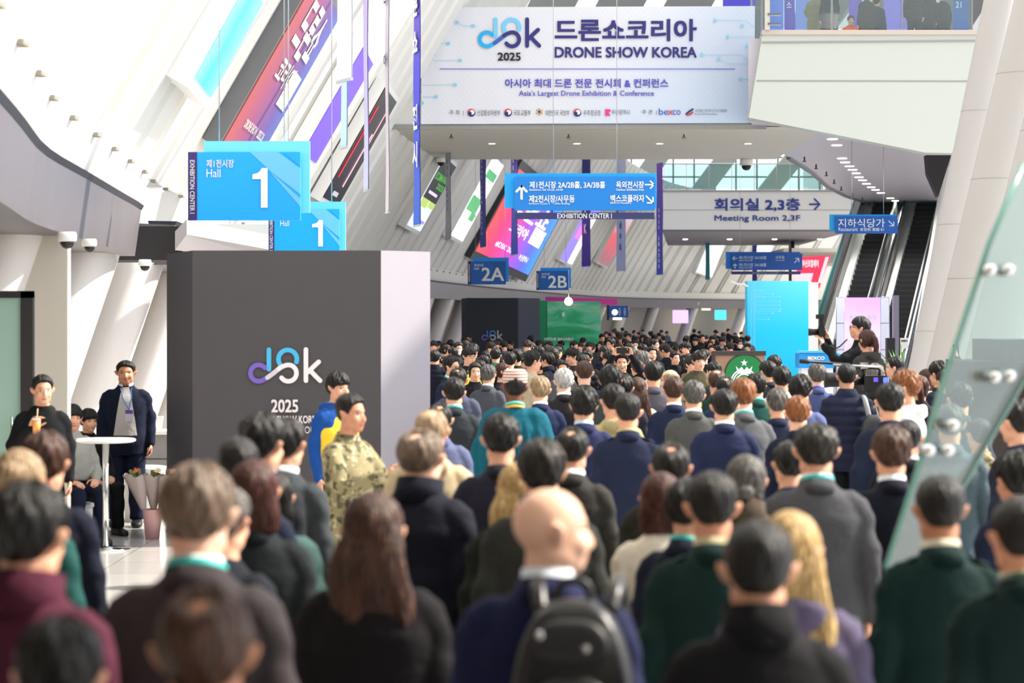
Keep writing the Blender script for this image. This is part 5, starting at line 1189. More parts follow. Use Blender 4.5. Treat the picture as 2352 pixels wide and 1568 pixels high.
def cloth(col, rough=.85, kind='plain'):
    k = 'cloth '+kind+str(col)
    if k in MATS: return MATS[k]
    if kind == 'camo':
        m, nt, b = new_mat(k); L = nt.links; t = nt.nodes.new('ShaderNodeTexCoord'); prev = None
        for i, (sc, th, c) in enumerate(((9, .5, '#8d8462'), (13, .55, '#5c5a3c'), (17, .60, '#3c3526'), (24, .62, '#b3a88a'))):
            n = nt.nodes.new('ShaderNodeTexNoise'); n.inputs['Scale'].default_value = sc; n.inputs['Detail'].default_value = 1.5; mp = nt.nodes.new('ShaderNodeMapping'); mp.inputs['Location'].default_value = (i*3.1, i*1.7, 0); L.new(t.outputs['Object'], mp.inputs[0]); L.new(mp.outputs[0], n.inputs[0])
            g_ = nt.nodes.new('ShaderNodeMath'); g_.operation = 'GREATER_THAN'; g_.inputs[1].default_value = th if i else 0; L.new(n.outputs[0], g_.inputs[0])
            mx = nt.nodes.new('ShaderNodeMix'); mx.data_type = 'RGBA'; L.new(g_.outputs[0], mx.inputs[0]); mx.inputs[7].default_value = (*srgb(c), 1)
            if prev: L.new(prev, mx.inputs[6])
            else: mx.inputs[6].default_value = (*srgb(c), 1)
            prev = mx.outputs[2]
        L.new(prev, b.inputs['Base Color']); b.inputs['Roughness'].default_value = .9; MATS[k] = m; return m
    if kind == 'plaid':
        m, nt, b = new_mat(k); L = nt.links; t = nt.nodes.new('ShaderNodeTexCoord'); c_ = nt.nodes.new('ShaderNodeTexChecker'); c_.inputs['Scale'].default_value = 16; c_.inputs[1].default_value = (*srgb('#c9cfc4'), 1); c_.inputs[2].default_value = (*srgb('#3f5a50'), 1); L.new(t.outputs['Object'], c_.inputs[0]); L.new(c_.outputs[0], b.inputs['Base Color']); b.inputs['Roughness'].default_value = .9; MATS[k] = m; return m
    if kind == 'stripe':
        m, nt, b = new_mat(k); L = nt.links; t = nt.nodes.new('ShaderNodeTexCoord'); w_ = nt.nodes.new('ShaderNodeTexWave'); w_.bands_direction = 'Z'; w_.inputs['Scale'].default_value = 14; L.new(t.outputs['Object'], w_.inputs[0])
        cr = nt.nodes.new('ShaderNodeValToRGB'); cr.color_ramp.interpolation = 'CONSTANT'; e_ = cr.color_ramp.elements; e_[0].color = (*srgb('#9a5a46'), 1); e_[1].position = .5; e_[1].color = (*srgb('#e6dcd6'), 1); L.new(w_.outputs[0], cr.inputs[0]); L.new(cr.outputs[0], b.inputs['Base Color']); b.inputs['Roughness'].default_value = .9; MATS[k] = m; return m
    m = mat(k, col, rough, spec=.15, noise=.12, nscale=60, bump=.55, bscale=13); return m
PANTS = {'dark': '#17181d', 'navy': '#1b2036', 'grey': '#2c2d31', 'olive': '#23302a'}
def setmat(o, m): o.material_slots[0].link = 'OBJECT'; o.material_slots[0].material = m
def tilt_band(o, pitch): pass
FOLK = []
def person(px, top, w, yaw, style, col, hair, hcol, label, pose='stand', hy=0, hp=0, skin_='light', shirt=None, lan=None, collar=True, h=None, d=None, zb=0, seed=None, name='jacket', kind='plain', pants='dark', glasses=0, mask=0, group=None, girth=1.0, far=False, gx=0):
    sit = 'sit' in POSES[pose]
    if d is None: s = (10.2*w+top-HY)/CAMZ if not zb and not sit else None
    if d is None and s is not None: d = FPX/s
    if h is None: h = CAMZ-(top-HY)*d/FPX-zb
    full = 1.755 if not sit else 1.755-.42
    sc = h/full
    me, M = fig_body(pose, hy, hp)
    o = link('person', me, None, (WX(px, d), d, zb)); o.rotation_euler = (0, 0, math.radians(-yaw)); o.scale = (sc*girth, sc*girth, sc)
    setmat(o, SKIN[skin_]); tag(o, label, 'person', group)
    if seed is None: seed = len(FOLK) % 3
    if hair != 'bald':
        hh = link('hair', hair_mesh(hair, seed), o); hh.matrix_local = M; setmat(hh, hair_mat(hcol, *HC[hcol]))
        if girth != 1: pass
    cm = cloth(col, kind=kind)
    jk = link(name, jacket_mesh(style, pose), o); setmat(jk, cm)
    tr = link('trousers', trouser_mesh(pose), o); setmat(tr, cloth(PANTS.get(pants, pants)) if kind != 'camo' else cm)
    dz = joints(pose)['dz']
    if not far:
        for k in 'RL':
            a = joints(pose)[k]['an']; q = link('shoe', shoe_mesh(), o, (a[0], a[1], 0)); setmat(q, M_black)
        if collar and style in ('suit', 'coat'):
            q = link('collar', band(.088, .076, 1.450, 1.515) if style == 'suit' else band(.098, .090, 1.455, 1.56), jk, (0, 0, dz)); setmat(q, cm)
        if shirt: q = link('shirt_collar', band(.069, .066, 1.485, 1.537, .03, 25), o, (0, 0, dz)); setmat(q, cloth(shirt))
        if lan: q = link('lanyard', band(.076, .074, 1.510, 1.533, .06, 12), o, (0, 0, dz)); setmat(q, mat('lanyard '+lan, lan, .5))
    if glasses: q = link('glasses', glasses_mesh(), o); q.matrix_local = M
    if mask: q = link('face_mask', mask_mesh(), o); q.matrix_local = M
    FOLK.append((o, sc, M)); return o
# ------------------------------------------------------------------ the crowd: px = head centre, top of hair, head width in photo pixels
WT = '#eef0f4'; TEAL = '#2bb5b0'; NAVY = '#1e2440'; NAVY2 = '#141829'; CHAR = '#2b2c30'; BLK = '#141416'; GREY = '#55565a'; DG = '#16302c'
P = person
# nearest rows
P(468, 1345, 215, 0, 'coat', '#1b1a1c', 'crown', 'brown', 'person nearest the lens, only a dark thinning crown seen at the bottom left of centre', skin_='tan')
P(135, 1425, 185, 0, 'coat', '#121216', 'short', 'black', 'person with a black head of hair in the very bottom left corner')
P(62, 1112, 150, 12, 'coat', '#4a1f30', 'short', 'black', 'person in a burgundy coat with a high collar at the lower left', name='coat', d=5.4)
P(452, 1070, 155, 4, 'suit', '#3a3538', 'short', 'greybrown', 'grey-brown haired person in a charcoal brown suit with a teal lanyard', skin_='pale', shirt=WT, lan=TEAL, girth=1.05)
P(512, 1118, 120, 22, 'suit', '#1d2028', 'short', 'salt', 'person with a dark grey head half hidden behind the charcoal brown suit', d=7.3)
P(42, 1032, 96, 5, 'jumper', '#1e4a48', 'bun', 'sand', 'person in deep teal with light brown hair in a bun at the left edge', name='jumper', d=8.0)
P(103, 997, 100, 3, 'suit', '#191d2c', 'side', 'brown', 'brown-haired person in a navy jacket behind the burgundy coat', shirt='#20263a', d=8.9)
P(546, 1001, 92, -8, 'suit', '#1a2032', 'crop', 'black', 'person with cropped black hair directly left of the taller black-haired pair', d=8.6)
P(583, 1056, 104, 0, 'suit', '#1f2427', 'bob', 'red', 'person with a reddish brown bob and a dark charcoal jacket', name='jacket', lan='#1c6a58')
P(601, 955, 92, 28, 'suit', '#23262c', 'side', 'black', 'tall black-haired person turned to the right in front of the grey suit', shirt=WT, d=9.6)
P(655, 962, 84, 18, 'suit', '#3c4145', 'short', 'black', 'person in a slate grey suit with one arm hanging, beside the camouflage uniform', shirt=WT, d=10.3)
P(628, 1085, 84, 0, 'suit', '#7aa09a', 'bob', 'black', 'person in a pale mint jacket tucked behind the reddish brown bob', d=9.2)
sol = P(803, 903, 62, 125, 'suit', '#777', 'crew', 'black', 'smiling person in camouflage uniform stretching out both hands', pose='shake', kind='camo', hy=-5, skin_='mid', collar=True)
vol = P(775, 855, 47, 135, 'jumper', '#1c4a94', 'bangs', 'black', 'person in a yellow vest over a blue top standing before the near booth', pose='stand')
q = link('vest', vest_mesh(), vol); setmat(q, mat('vest yellow', '#f2c92a', .7))
P(856, 1130, 128, 0, 'coat', '#19171a', 'long', 'brown', 'person with long wavy brown hair and a black coat', name='coat', pants='dark')
P(965, 1008, 90, 22, 'coat', '#181a26', 'crown', 'greybrown', 'person in a heavy dark navy overcoat with a broad turned-up collar', girth=1.12, skin_='pale', h=1.74)
P(990, 958, 74, 5, 'jumper', '#b9a888', 'thin', 'sand', 'thin-haired person in a beige jacket behind the navy overcoat', h=1.75, name='jacket')
P(1010, 925, 62, 0, 'suit', '#5a6080', 'crown', 'black', 'person with a bald patch in a grey-blue suit behind the beige jacket', d=14.6)
P(1150, 952, 80, 0, 'suit', '#23232f', 'short', 'black', 'black-haired person in a dark aubergine navy suit in front of the green robe', skin_='light')
P(1244, 1014, 100, -3, 'coat', '#2e302c', 'side', 'soft', 'person with glossy parted dark hair in an olive grey coat behind the bald head', name='coat')
P(1192, 1062, 70, 0, 'suit', '#20241f', 'long', 'blond', 'person with straight blond hair left of the glossy dark parted hair', name='jacket', d=8.95)
P(1315, 980, 74, 12, 'suit', '#33322f', 'crown', 'black', 'person with a balding crown and a dark olive suit, ear turned to the right', shirt=WT)
bald = P(1258, 1105, 150, 8, 'suit', '#1d2242', 'bald', 'black', 'bald person in a navy suit carrying a black backpack, face turned right', hy=66, skin_='pale', shirt='#dfe8f4', girth=1.04)
P(1541, 1015, 84, 6, 'coat', '#26261f', 'crown', 'black', 'person with a shiny bald crown and a dark coat right of the navy uniform', skin_='mid')
P(1518, 1085, 86, 0, 'blouse', '#d9d2c4', 'bob', 'red', 'person with a red-brown bob in a cream top', name='blouse')
P(1582, 1100, 74, 35, 'suit', '#1c2030', 'short', 'black', 'person with a teal lanyard squeezed between the cream top and the green uniform', lan=TEAL, d=8.2)
off1 = P(1636, 1083, 114, 0, 'suit', '#142b29', 'crew', 'black', 'officer-like person in a dark green uniform with shoulder straps, right of the cream top', skin_='mid', shirt='#b9b090')
epaulettes(off1, cloth('#0e2421'))
P(1713, 1045, 84, 8, 'coat', '#4a4036', 'lowbun', 'salt', 'person with grey-black hair in a low bun and a brown fuzzy coat', name='coat', d=9.35)
P(1742, 1192, 160, 0, 'coat', '#161619', 'crop', 'black', 'person with cropped black hair and a purple lanyard at the bottom right of centre', lan='#4a2f86', name='coat', skin_='light')
P(1815, 1175, 120, 4, 'jumper', '#5a546e', 'long', 'blond', 'person with very long straight blond hair behind the cropped black head', d=6.3, name='jacket')
P(1875, 975, 92, 0, 'suit', '#4a4b50', 'short', 'soft', 'tall broad person in a mid grey suit with a teal lanyard, right of centre', shirt=WT, lan=TEAL, girth=1.10, d=9.9)
P(1814, 1015, 62, -10, 'suit', '#1b2140', 'short', 'black', 'dark-haired person peeking out left of the tall mid grey suit', d=10.9)
P(2048, 983, 82, 0, 'suit', '#141724', 'side', 'brown', 'person in a black navy suit with side-swept brown hair left of the glass screen', shirt='#dfe6f0')
off2 = P(2160, 1090, 112, -4, 'suit', '#122a29', 'crop', 'black', 'person in a dark green uniform standing just in front of the slanted glass', skin_='tan', shirt='#c9c4b0')
epaulettes(off2, cloth('#0e2421'))
off3 = P(2345, 1138, 130, -6, 'suit', '#112626', 'crop', 'black', 'person in a dark green uniform cut off by the right edge of the picture', skin_='mid', shirt='#b9b090', lan='#2f4a42')
epaulettes(off3, cloth('#0e2421'))
P(2335, 1045, 96, -20, 'suit', '#1b2138', 'wavy', 'black', 'dark-haired person above the right-edge green uniform', d=9.6, skin_='mid')
P(2338, 920, 66, -35, 'suit', '#232838', 'short', 'black', 'black-haired person near the right edge beyond the slanted glass', d=12.4)
P(2250, 960, 60, -15, 'suit', '#777', 'crop', 'black', 'person in camouflage seen at the right beyond the slanted glass', kind='camo', d=14.3)
# middle rows
P(2085, 962, 64, 12, 'suit', '#15171d', 'cap' if False else 'crop', 'black', 'person with a smooth black head right of the side-swept brown hair', shirt='#c9ccd4')
P(2044, 880, 60, 0, 'suit', '#1d2438', 'short', 'black', 'tall black-haired person in a slate navy jacket in front of the white hoodie')
P(2082, 852, 48, -70, 'jumper', '#e4e4e2', 'wavy', 'auburn', 'person with auburn hair in a white hoodie facing left', d=17.2, h=1.79, name='hoodie')
P(1945, 842, 42, 0, 'puffer', '#23273c', 'crew', 'black', 'person in a navy quilted puffer jacket with a backpack strap', name='puffer_jacket', skin_='mid', h=1.79)
P(1877, 836, 38, 0, 'suit', '#4a5580', 'short', 'salt', 'grey-haired person in a blue-grey suit left of the quilted jacket', lan='#5a48b0', skin_='pale')
P(1838, 864, 48, 14, 'suit', '#5a6490', 'wavy', 'black', 'person with thick black hair in a light blue-grey jacket', d=18.2)
P(1786, 893, 47, 0, 'suit', '#23283f', 'short', 'salt', 'person with grey-black hair in a navy suit right of the grey suit with teal lanyard')
P(1832, 911, 54, 4, 'suit', '#1c2033', 'short', 'auburn', 'person with brown hair in a dark navy suit in the middle right of the crowd', skin_='pale')
P(1664, 895, 54, 0, 'suit', '#232a48', 'short', 'black', 'person in a bright navy blue suit with a light shirt collar', shirt=WT, girth=1.06)
P(1707, 870, 54, -14, 'suit', '#5a5b5f', 'short', 'auburn', 'auburn-haired person in a grey suit with a teal lanyard', skin_='pale', shirt=WT, lan=TEAL)
P(1593, 875, 48, 0, 'suit', '#4f504f', 'short', 'salt', 'person with short grey-black hair in a mid grey suit left of the bright navy suit', shirt=WT)
P(1548, 885, 42, 0, 'suit', '#212843', 'short', 'brown', 'brown-haired person in a blue suit left of the mid grey suit', shirt=WT, h=1.70)
af = P(1442, 903, 60, 0, 'suit', '#1f263e', 'crew', 'black', 'person in a dark blue uniform with shoulder straps and a gold-edged collar', skin_='light', lan='#b8a870')
epaulettes(af, cloth('#151a30'))
P(1408, 886, 52, -14, 'jumper', '#a89c72', 'short', 'black', 'person in a khaki jacket just behind the dark blue uniform', h=1.72, name='jacket')
P(1341, 892, 56, 0, 'suit', '#242a4c', 'wavy', 'black', 'person with curly black hair in an indigo suit', shirt='#c9d8ec')
P(1342, 828, 39, 0, 'suit', '#20253c', 'crew', 'brown', 'tall person with cropped brown hair in a navy suit behind the silver hair', skin_='pale')
P(1295, 847, 41, -5, 'suit', '#28262a', 'short', 'silver', 'silver-haired person in a dark suit', skin_='pale', shirt=WT)
rb = P(1183, 853, 44, 0, 'robe', '#13586a', 'crop', 'black', 'person in a wide green robe and a striped round cap', skin_='dark', d=17.0, h=1.80, name='robe', lan='#5ac4b4')
q = link('cap', MB().lathe([(.090, -.005), (.094, .02), (.092, .075), (.082, .098), (.05, .108), (.001, .110)], 28).mesh('cap', cloth('#fff', kind='stripe')), rb, smooth=True); q.matrix_local = FOLK[-1][2] @ Matrix.Translation((0, -.012, .045))
q = link('neck_trim', band(.082, .078, 1.485, 1.505, .05, 10), rb); setmat(q, mat('trim gold', '#d9a03a', .6))
P(1241, 868, 43, 0, 'suit', '#222a4a', 'short', 'sand', 'person with sandy grey hair in a navy suit right of the striped cap', skin_='pale', shirt=WT, h=1.70)
P(1043, 868, 47, 0, 'suit', '#2f3438', 'short', 'black', 'black-haired person in a slate suit with a teal lanyard, right of the near booth', shirt=WT, lan=TEAL)
P(1052, 846, 40, 10, 'suit', '#4a4f63', 'crown', 'black', 'person with a bald patch behind the slate suit', skin_='mid', h=1.74)
P(1121, 838, 33, 20, 'suit', '#4a4d55', 'short', 'salt', 'grey-haired person in a grey suit bending right, behind the slate suit', shirt=WT)
P(1091, 834, 29, 170, 'suit', '#1a1a1e', 'lowbun', 'black', 'smiling person with tied black hair facing the lens', h=1.66)
v2 = P(1076, 797, 29, 140, 'jumper', '#1c1c20', 'bangs', 'black', 'person with glasses and a yellow vest near the near booth corner', glasses=1)
q = link('vest', vest_mesh(), v2); setmat(q, mat('vest yellow', '#f2c92a', .7))
P(1036, 818, 33, 120, 'suit', '#20253c', 'side', 'black', 'person with glasses and a teal lanyard facing right by the near booth corner', glasses=1, lan=TEAL, shirt=WT)
P(1153, 836, 28, 95, 'blouse', '#2a2430', 'pony', 'red', 'person in a dark flowery blouse in profile beside the striped cap', name='blouse', h=1.64)
P(1222, 806, 33, 65, 'jumper', '#b9ab92', 'side', 'black', 'person in a beige hoodie looking right', name='hoodie')
P(1259, 810, 26, -60, 'coat', '#151a2a', 'bangs', 'black', 'person in a black coat in profile, right of the beige hoodie', name='coat', h=1.72)
ph = P(1428, 806, 27, 180, 'jumper', '#17181c', 'crop', 'black', 'person in a dark cap raising a phone with both hands', pose='phone', d=29, h=1.76)
q = link('cap', cap_mesh() if 'cap_mesh' in globals() else hair_mesh('short', 1), ph); q.matrix_local = FOLK[-1][2]; setmat(q, cloth('#1c1c22'))
P(1501, 830, 41, 0, 'suit', '#56545e', 'short', 'black', 'tall black-haired person in a mauve grey jacket left of the pink-headed one')
P(1540, 845, 38, -62, 'suit', '#3a3a40', 'horse', 'sand', 'pink-headed balding person with glasses in profile facing left', skin_='pale', glasses=1)
P(1402, 842, 46, 4, 'suit', '#3c3f42', 'wavy', 'black', 'black-haired person in a dark suit above the dark blue uniform', h=1.79)
P(1432, 862, 38, 8, 'suit', '#2b2e3a', 'short', 'black', 'person with dark hair between the dark blue uniform and the long brown hair', d=19.8)
P(1464, 866, 38, 0, 'blouse', '#e8d8c4', 'long', 'brown', 'person with long light brown hair over a cream blouse', d=20.6, name='blouse', h=1.66)
P(1464, 828, 28, -20, 'jumper', '#b4b0aa', 'short', 'brown', 'person with short brown hair in a light grey top', name='jumper', d=30.2)
P(1647, 846, 44, 8, 'suit', '#1d3a34', 'thin', 'brown', 'thin-haired person in a green uniform behind the coffee sign end', d=20.4)
P(1666, 850, 44, -6, 'suit', '#24304a', 'crown', 'black', 'person with a dark balding crown just above the bright navy suit', h=1.70)
P(1737, 858, 42, -10, 'suit', '#1f4a44', 'short', 'black', 'black-haired person in a green jacket with a teal lanyard', lan=TEAL, shirt=WT)
P(1796, 842, 40, 6, 'suit', '#c9ccd6', 'short', 'black', 'black-haired person in a pale grey jacket left of the camera crew')
P(1764, 822, 34, -30, 'suit', '#2a2c34', 'bangs', 'black', 'person with a black fringe below the tall light blue booth', h=1.72)
P(1778, 812, 32, 14, 'suit', '#23252c', 'side', 'black', 'black-haired person right below the light blue booth, right of the fringe', h=1.75)
P(1605, 800, 30, 165, 'jumper', '#4a4634', 'wavy', 'soft', 'young person with tousled hair facing the lens left of the coffee sign', h=1.77)
P(1588, 818, 28, 150, 'jumper', '#6a6450', 'bangs', 'soft', 'young person in an olive jacket facing the lens beside the tousled hair', name='jacket', d=31.0)
P(1617, 802, 24, 200, 'jumper', '#1c2026', 'bangs', 'black', 'person wearing a white face mask beside the coffee sign', mask=1, d=37, h=1.70)
P(1640, 838, 30, -50, 'jumper', '#2a2a2e', 'short', 'black', 'dark-haired person facing left under the white face mask', h=1.68)
P(1478, 806, 26, 20, 'jumper', '#2a3a34', 'wavy', 'grey', 'grey-haired person in the crowd above the mauve grey jacket', h=1.72)
P(2056, 823, 33, -75, 'suit', '#1d2030', 'short', 'black', 'dark-suited person facing left below the potted plant', h=1.76, shirt=WT)
P(2073, 846, 40, -20, 'suit', '#1b1d24', 'crop', 'black', 'person with a smooth black head above the auburn hair', h=1.74)
P(2112, 862, 36, 10, 'suit', '#2a2630', 'pony', 'red', 'person with a reddish ponytail right of the white hoodie', d=20.6)
P(2128, 846, 34, -10, 'jumper', '#e8e0dc', 'long', 'brown', 'person with long brown hair by the foot of the white columns', h=1.66)
P(2158, 832, 36, -40, 'suit', '#1c2330', 'wavy', 'black', 'person with wavy black hair left of the slanted glass', d=22.7)
P(2172, 850, 38, -20, 'suit', '#181c2c', 'short', 'black', 'person in navy partly behind the slanted glass edge', d=22.2)
P(2205, 880, 50, -5, 'suit', '#3a4652', 'short', 'black', 'person seen through the slanted glass, dark hair at head height', d=16.4)
P(2182, 930, 60, 5, 'suit', '#4a5a62', 'short', 'salt', 'person in grey seen through the lower part of the slanted glass', d=13.2)
P(2196, 808, 30, -30, 'jumper', '#1a1b22', 'short', 'black', 'person holding a phone up by the white columns', pose='raise', h=1.66, d=27)
P(2010, 836, 34, 0, 'suit', '#2a3a40', 'short', 'grey', 'person in dark teal operating the big video camera', pose='bent', d=22.5)
# photographer and companion standing on a low step
P(1972, 728, 40, -88, 'jumper', '#17171b', 'bangs', 'black', 'photographer in black raising a camera with flash above the crowd', pose='camera', glasses=1, d=24.5, h=1.76, zb=.475, hp=12, name='jacket')
P(1992, 757, 36, -35, 'jumper', '#3a3836', 'pony', 'brown', 'person with a long ponytail in a dark grey jacket beside the raised photographer', d=23.6, h=1.64, zb=.455, name='jacket')
# people at the left by the tables
P(97, 861, 46, 168, 'jumper', '#17181c', 'crew', 'black', 'person in a black leather jacket holding a drink cup at the left', pose='drink', hy=-12, d=18.0, h=1.75, name='jacket', shirt=None)
sec = P(289, 831, 44, 172, 'suit', '#171d31', 'crew', 'black', 'heavy-set person in an open navy suit with a white shirt and badge', d=23.2, h=1.77, girth=1.16, hy=0, pants='navy', skin_='mid', shirt=WT)
q = obj('shirt_front', front_patch('suit', lambda z: .030+.075*((1.475-z)/.5)**.8, .008, .97, 1.475), cloth('#c9c6c6'), sec, smooth=True)
obj('badge_card', MB().box(-.07, -.0, .145, .150, 1.12, 1.24), mat('badge print', '#d9dbe8', .5), sec); obj('badge_strip', MB().box(-.07, 0, .151, .152, 1.20, 1.24), mat('badge violet', '#7a4ab0', .5), sec)
obj('lanyard', MB().tube([(-.05, .085, 1.47), (-.055, .125, 1.36), (-.035, .146, 1.24)], .005, 6).tube([(.045, .085, 1.47), (.02, .128, 1.36), (-.035, .146, 1.24)], .005, 6), mat('lanyard strap', '#3a6fb0', .5), sec)
obj('belt', front_patch('suit', lambda z: .075, .009, .945, .97), M_black, sec)
P(166, 937, 42, 145, 'jumper', '#9c9c96', 'bangs', 'black', 'seated person in a grey sweatshirt with a black front on a white stool', pose='sit', d=21.6, h=1.36, pants='navy', name='sweatshirt', hy=10)
P(203, 953, 38, 140, 'jumper', '#17181c', 'bangs', 'black', 'seated person in black behind the seated grey sweatshirt', pose='sit', d=22.5, h=1.28, name='jacket')
# upstairs
for (px, d, yaw, sty, col, hr, lab, ps, hh) in ((1872, 57, 20, 'coat', '#8a7f5c', 'short', 'person in a khaki coat behind the upper right railing', 'bent', 1.7), (1990, 57.5, -20, 'coat', '#3a352e', 'short', 'person in a dark brown coat behind the middle of the upper right railing', 'stand', 1.75), (2014, 58.5, 30, 'coat', '#2a3040', 'short', 'person in a navy coat behind the middle of the upper right railing', 'stand', 1.72), (2100, 56, 15, 'puffer', '#2c2a28', 'side', 'person in a dark brown quilted coat near the tripod on the upper floor', 'stand', 1.76), (1905, 56.5, -10, 'coat', '#23262e', 'short', 'person in a dark coat left of the person in orange on the upper floor', 'stand', 1.74), (2130, 57, 10, 'coat', '#2a2624', 'short', 'person in a black coat at the right end of the upper railing', 'stand', 1.78), (2165, 57.6, -30, 'coat', '#23242c', 'short', 'person in a black coat furthest right on the upper floor', 'stand', 1.74)):
    P(px, 0, 20, yaw, sty, col, hr, 'black', lab, d=d, h=hh, zb=WZ(80, D2), far=True, pose=ps, name='coat')
P(1954, 28, 20, 172, 'jumper', '#e8622a', 'side', 'black', 'person in an orange jacket sitting behind the upper right railing', d=59, h=1.30, zb=WZ(80, D2), far=True, pose='sit', name='jacket')
for px, d, z in ((1954, 59, 0),):
    st = thing('stool', 'dark stool under the person in orange on the upper floor', 'stool', (WX(px, d), d+.02, WZ(80, D2))); obj('seat', MB().lathe([(.17, .30), (.18, .32), (.17, .34)], 16), M_black, st); obj('column', MB().lathe([(.14, 0), (.14, .02), (.025, .03), (.025, .30)], 12), M_steel, st)
# far crowd filling the hall between the procession and the booths
TAKEN = [(o.location.x, o.location.y) for o, _, _ in FOLK]
rf = random.Random(11)
COLS = [('#15171d', 'black'), ('#191c2a', 'navy'), ('#2a2c30', 'dark grey'), ('#1f2620', 'dark green'), ('#3a3230', 'dark brown'), ('#8a8578', 'beige'), ('#6a7a90', 'grey-blue'), ('#1f6a4a', 'green'), ('#55575c', 'grey')]
CW = [30, 22, 14, 6, 6, 5, 4, 3, 8]
HR = [('short', 'short'), ('bangs', 'fringed'), ('side', 'parted'), ('long', 'long'), ('bob', 'bobbed'), ('wavy', 'wavy'), ('pony', 'ponytailed')]
HW = [34, 22, 14, 7, 6, 12, 5]
OBST = [(-1.9, 67.2, 1.4, 72), (.6, 69.2, 3.2, 74), (7.6, 71, 10.6, 73.4), (3.7, 42.5, 5.4, 43.8), (4.9, 37.2, 6.0, 39), (8.8, 59, 10.6, 61)]
n = 0; tries = 0
while n < 150 and tries < 9000:
    tries += 1
    d = 31+38*rf.random()**1.15 if rf.random() < .72 else rf.uniform(66, 118); px = rf.uniform(985, 1735)
    x = WX(px, d)
    if d > 66 and px < 1385: continue
    if x < wallX(d)+.5 or (px > 1600 and d < 44): continue
    if any(a-.3 < x < c+.3 and b-.4 < d < e_+.4 for a, b, c, e_ in OBST): continue
    if any((x-a)**2+(d-b)**2 < .52**2 for a, b in TAKEN): continue
    if any(b > d-8 and b < d and abs(WX(CX, 1)+CX+a*FPX/b-px) < 7 for a, b in TAKEN): continue
    TAKEN.append((x, d)); n += 1
    col, cn = rf.choices(COLS, CW)[0]; hs, hn = rf.choices(HR, HW)[0]; sty = rf.choice(['suit', 'coat', 'jumper', 'puffer'])
    zone = 'behind the procession' if d < 46 else ('before the far booths' if px < 1390 else 'before the far pillars') if d < 66 else 'among the far pillars'
    yaw = rf.choice([rf.uniform(-30, 30), rf.uniform(-180, 180), rf.uniform(130, 230)])
    lab = 'person with %s black hair and %s %s %s' % (hn, cn, {'suit': 'jacket', 'coat': 'coat', 'jumper': 'top', 'puffer': 'quilted jacket'}[sty], zone)
    P(px, 0, 20, yaw, sty, col, hs, rf.choice(['black', 'black', 'soft', 'brown'] if False else ['black', 'black', 'soft']), lab, d=d, h=rf.uniform(1.58, 1.80), far=True, pose=rf.choice(['stand', 'bent']), hy=rf.choice([0, 0, 35, -35]), hp=rf.choice([0, 0, -18]), name={'suit': 'jacket', 'coat': 'coat', 'jumper': 'top', 'puffer': 'jacket'}[sty], skin_=rf.choice(['light', 'light', 'mid']), mask=rf.random() < .08, glasses=0, group=lab)
print('far crowd', n, tries)
for i, (a, sa, _) in enumerate(FOLK):
    hh = a.scale.z*1.755
    if not 1.55 < hh < 1.90: print('HEIGHT', round(hh, 2), round(a.location.y, 1), a['label'])
    for b, sb, _ in FOLK[i+1:]:
        dx, dy = a.location.x-b.location.x, a.location.y-b.location.y
        if math.hypot(dx, dy) < .44 and abs(a.location.z-b.location.z) < 1: print('CLOSE', round(math.hypot(dx, dy), 2), round(a.location.y, 1), round(b.location.y, 1), '|', a['label'][:40], '|', b['label'][:40])
# ------------------------------------------------------------------ things carried, and furniture at the left
bo = bald; bx_, by_ = bald.location.x, bald.location.y; sc = bald.scale.z
bp_ = thing('backpack', 'black backpack with silver studs worn by the bald person in navy', 'backpack', (WX(1318, by_-.3), by_-.26, 1.02*sc), math.radians(-6))
def rbox(w, d, h, z0=0, n=14, e=4, y=0, taper=.8):
    rings = []
    for q in np.linspace(0, 1, n):
        k = math.sin(PI*min(1, max(0, q))*.98+.03)**.28; t = 1-(1-taper)*q*q
        rings.append(ering((0, y, z0+h*q), (1, 0, 0), (0, 1, 0), w/2*k*t, d/2*k, 30, e))
    return loft(rings)
M_bag = mat('bag black', '#141417', .38, bump=.1, bscale=60); M_bag2 = mat('bag panel', '#1d1d21', .5)
V, F = rbox(.33, .17, .46); obj('body', MB().add(V, F), M_bag, bp_, smooth=True)
V, F = rbox(.26, .07, .23, .05, y=-.085); obj('front_pocket', MB().add(V, F), M_bag2, bp_, smooth=True)
V, F = rbox(.20, .05, .11, .31, y=-.075); obj('top_pocket', MB().add(V, F), M_bag2, bp_, smooth=True)
obj('grab_handle', MB().tube(spline([(-.045, .02, .44), (-.03, .015, .50), (.03, .015, .50), (.045, .02, .44)], 5), .011, 8), M_bag, bp_, smooth=True)
for s in (-1, 1): obj('shoulder_strap', MB().tube(spline([(s*.09, .07, .42), (s*.10, .12, .47), (s*.105, .20, .475), (s*.11, .30, .40), (s*.12, .33, .25)], 5), .022, 8), M_bag, bp_, smooth=True)
for x, z in ((-.075, .385), (.04, .355), (-.085, .13)): obj('stud', MB().lathe([(.012, 0), (.010, .006), (.001, .009)], 12), M_chrome, bp_, (x, -.118, z)).rotation_euler = (PI/2, 0, 0)
puf = [o for o, _, _ in FOLK if 'quilted jacket with' in o['label'] or 'puffer jacket with' in o['label']][0]
r = thing('backpack', 'dark backpack slung on the right shoulder of the navy quilted puffer jacket', 'backpack', (puf.location.x+.20, puf.location.y-.30, .88), 0)
V, F = rbox(.27, .17, .44); obj('body', MB().add(V, F), mat('bag dark grey', '#25262c', .5), r, smooth=True)
V, F = rbox(.20, .06, .2, .04, y=-.08); obj('front_pocket', MB().add(V, F), M_bag2, r, smooth=True)
obj('shoulder_strap', MB().tube(spline([(-.03, .05, .42), (-.05, .09, .53), (-.055, .17, .585), (-.05, .30, .58), (-.04, .42, .45)], 5), .024, 8), mat('strap grey', '#8d8f94', .6), r, smooth=True)
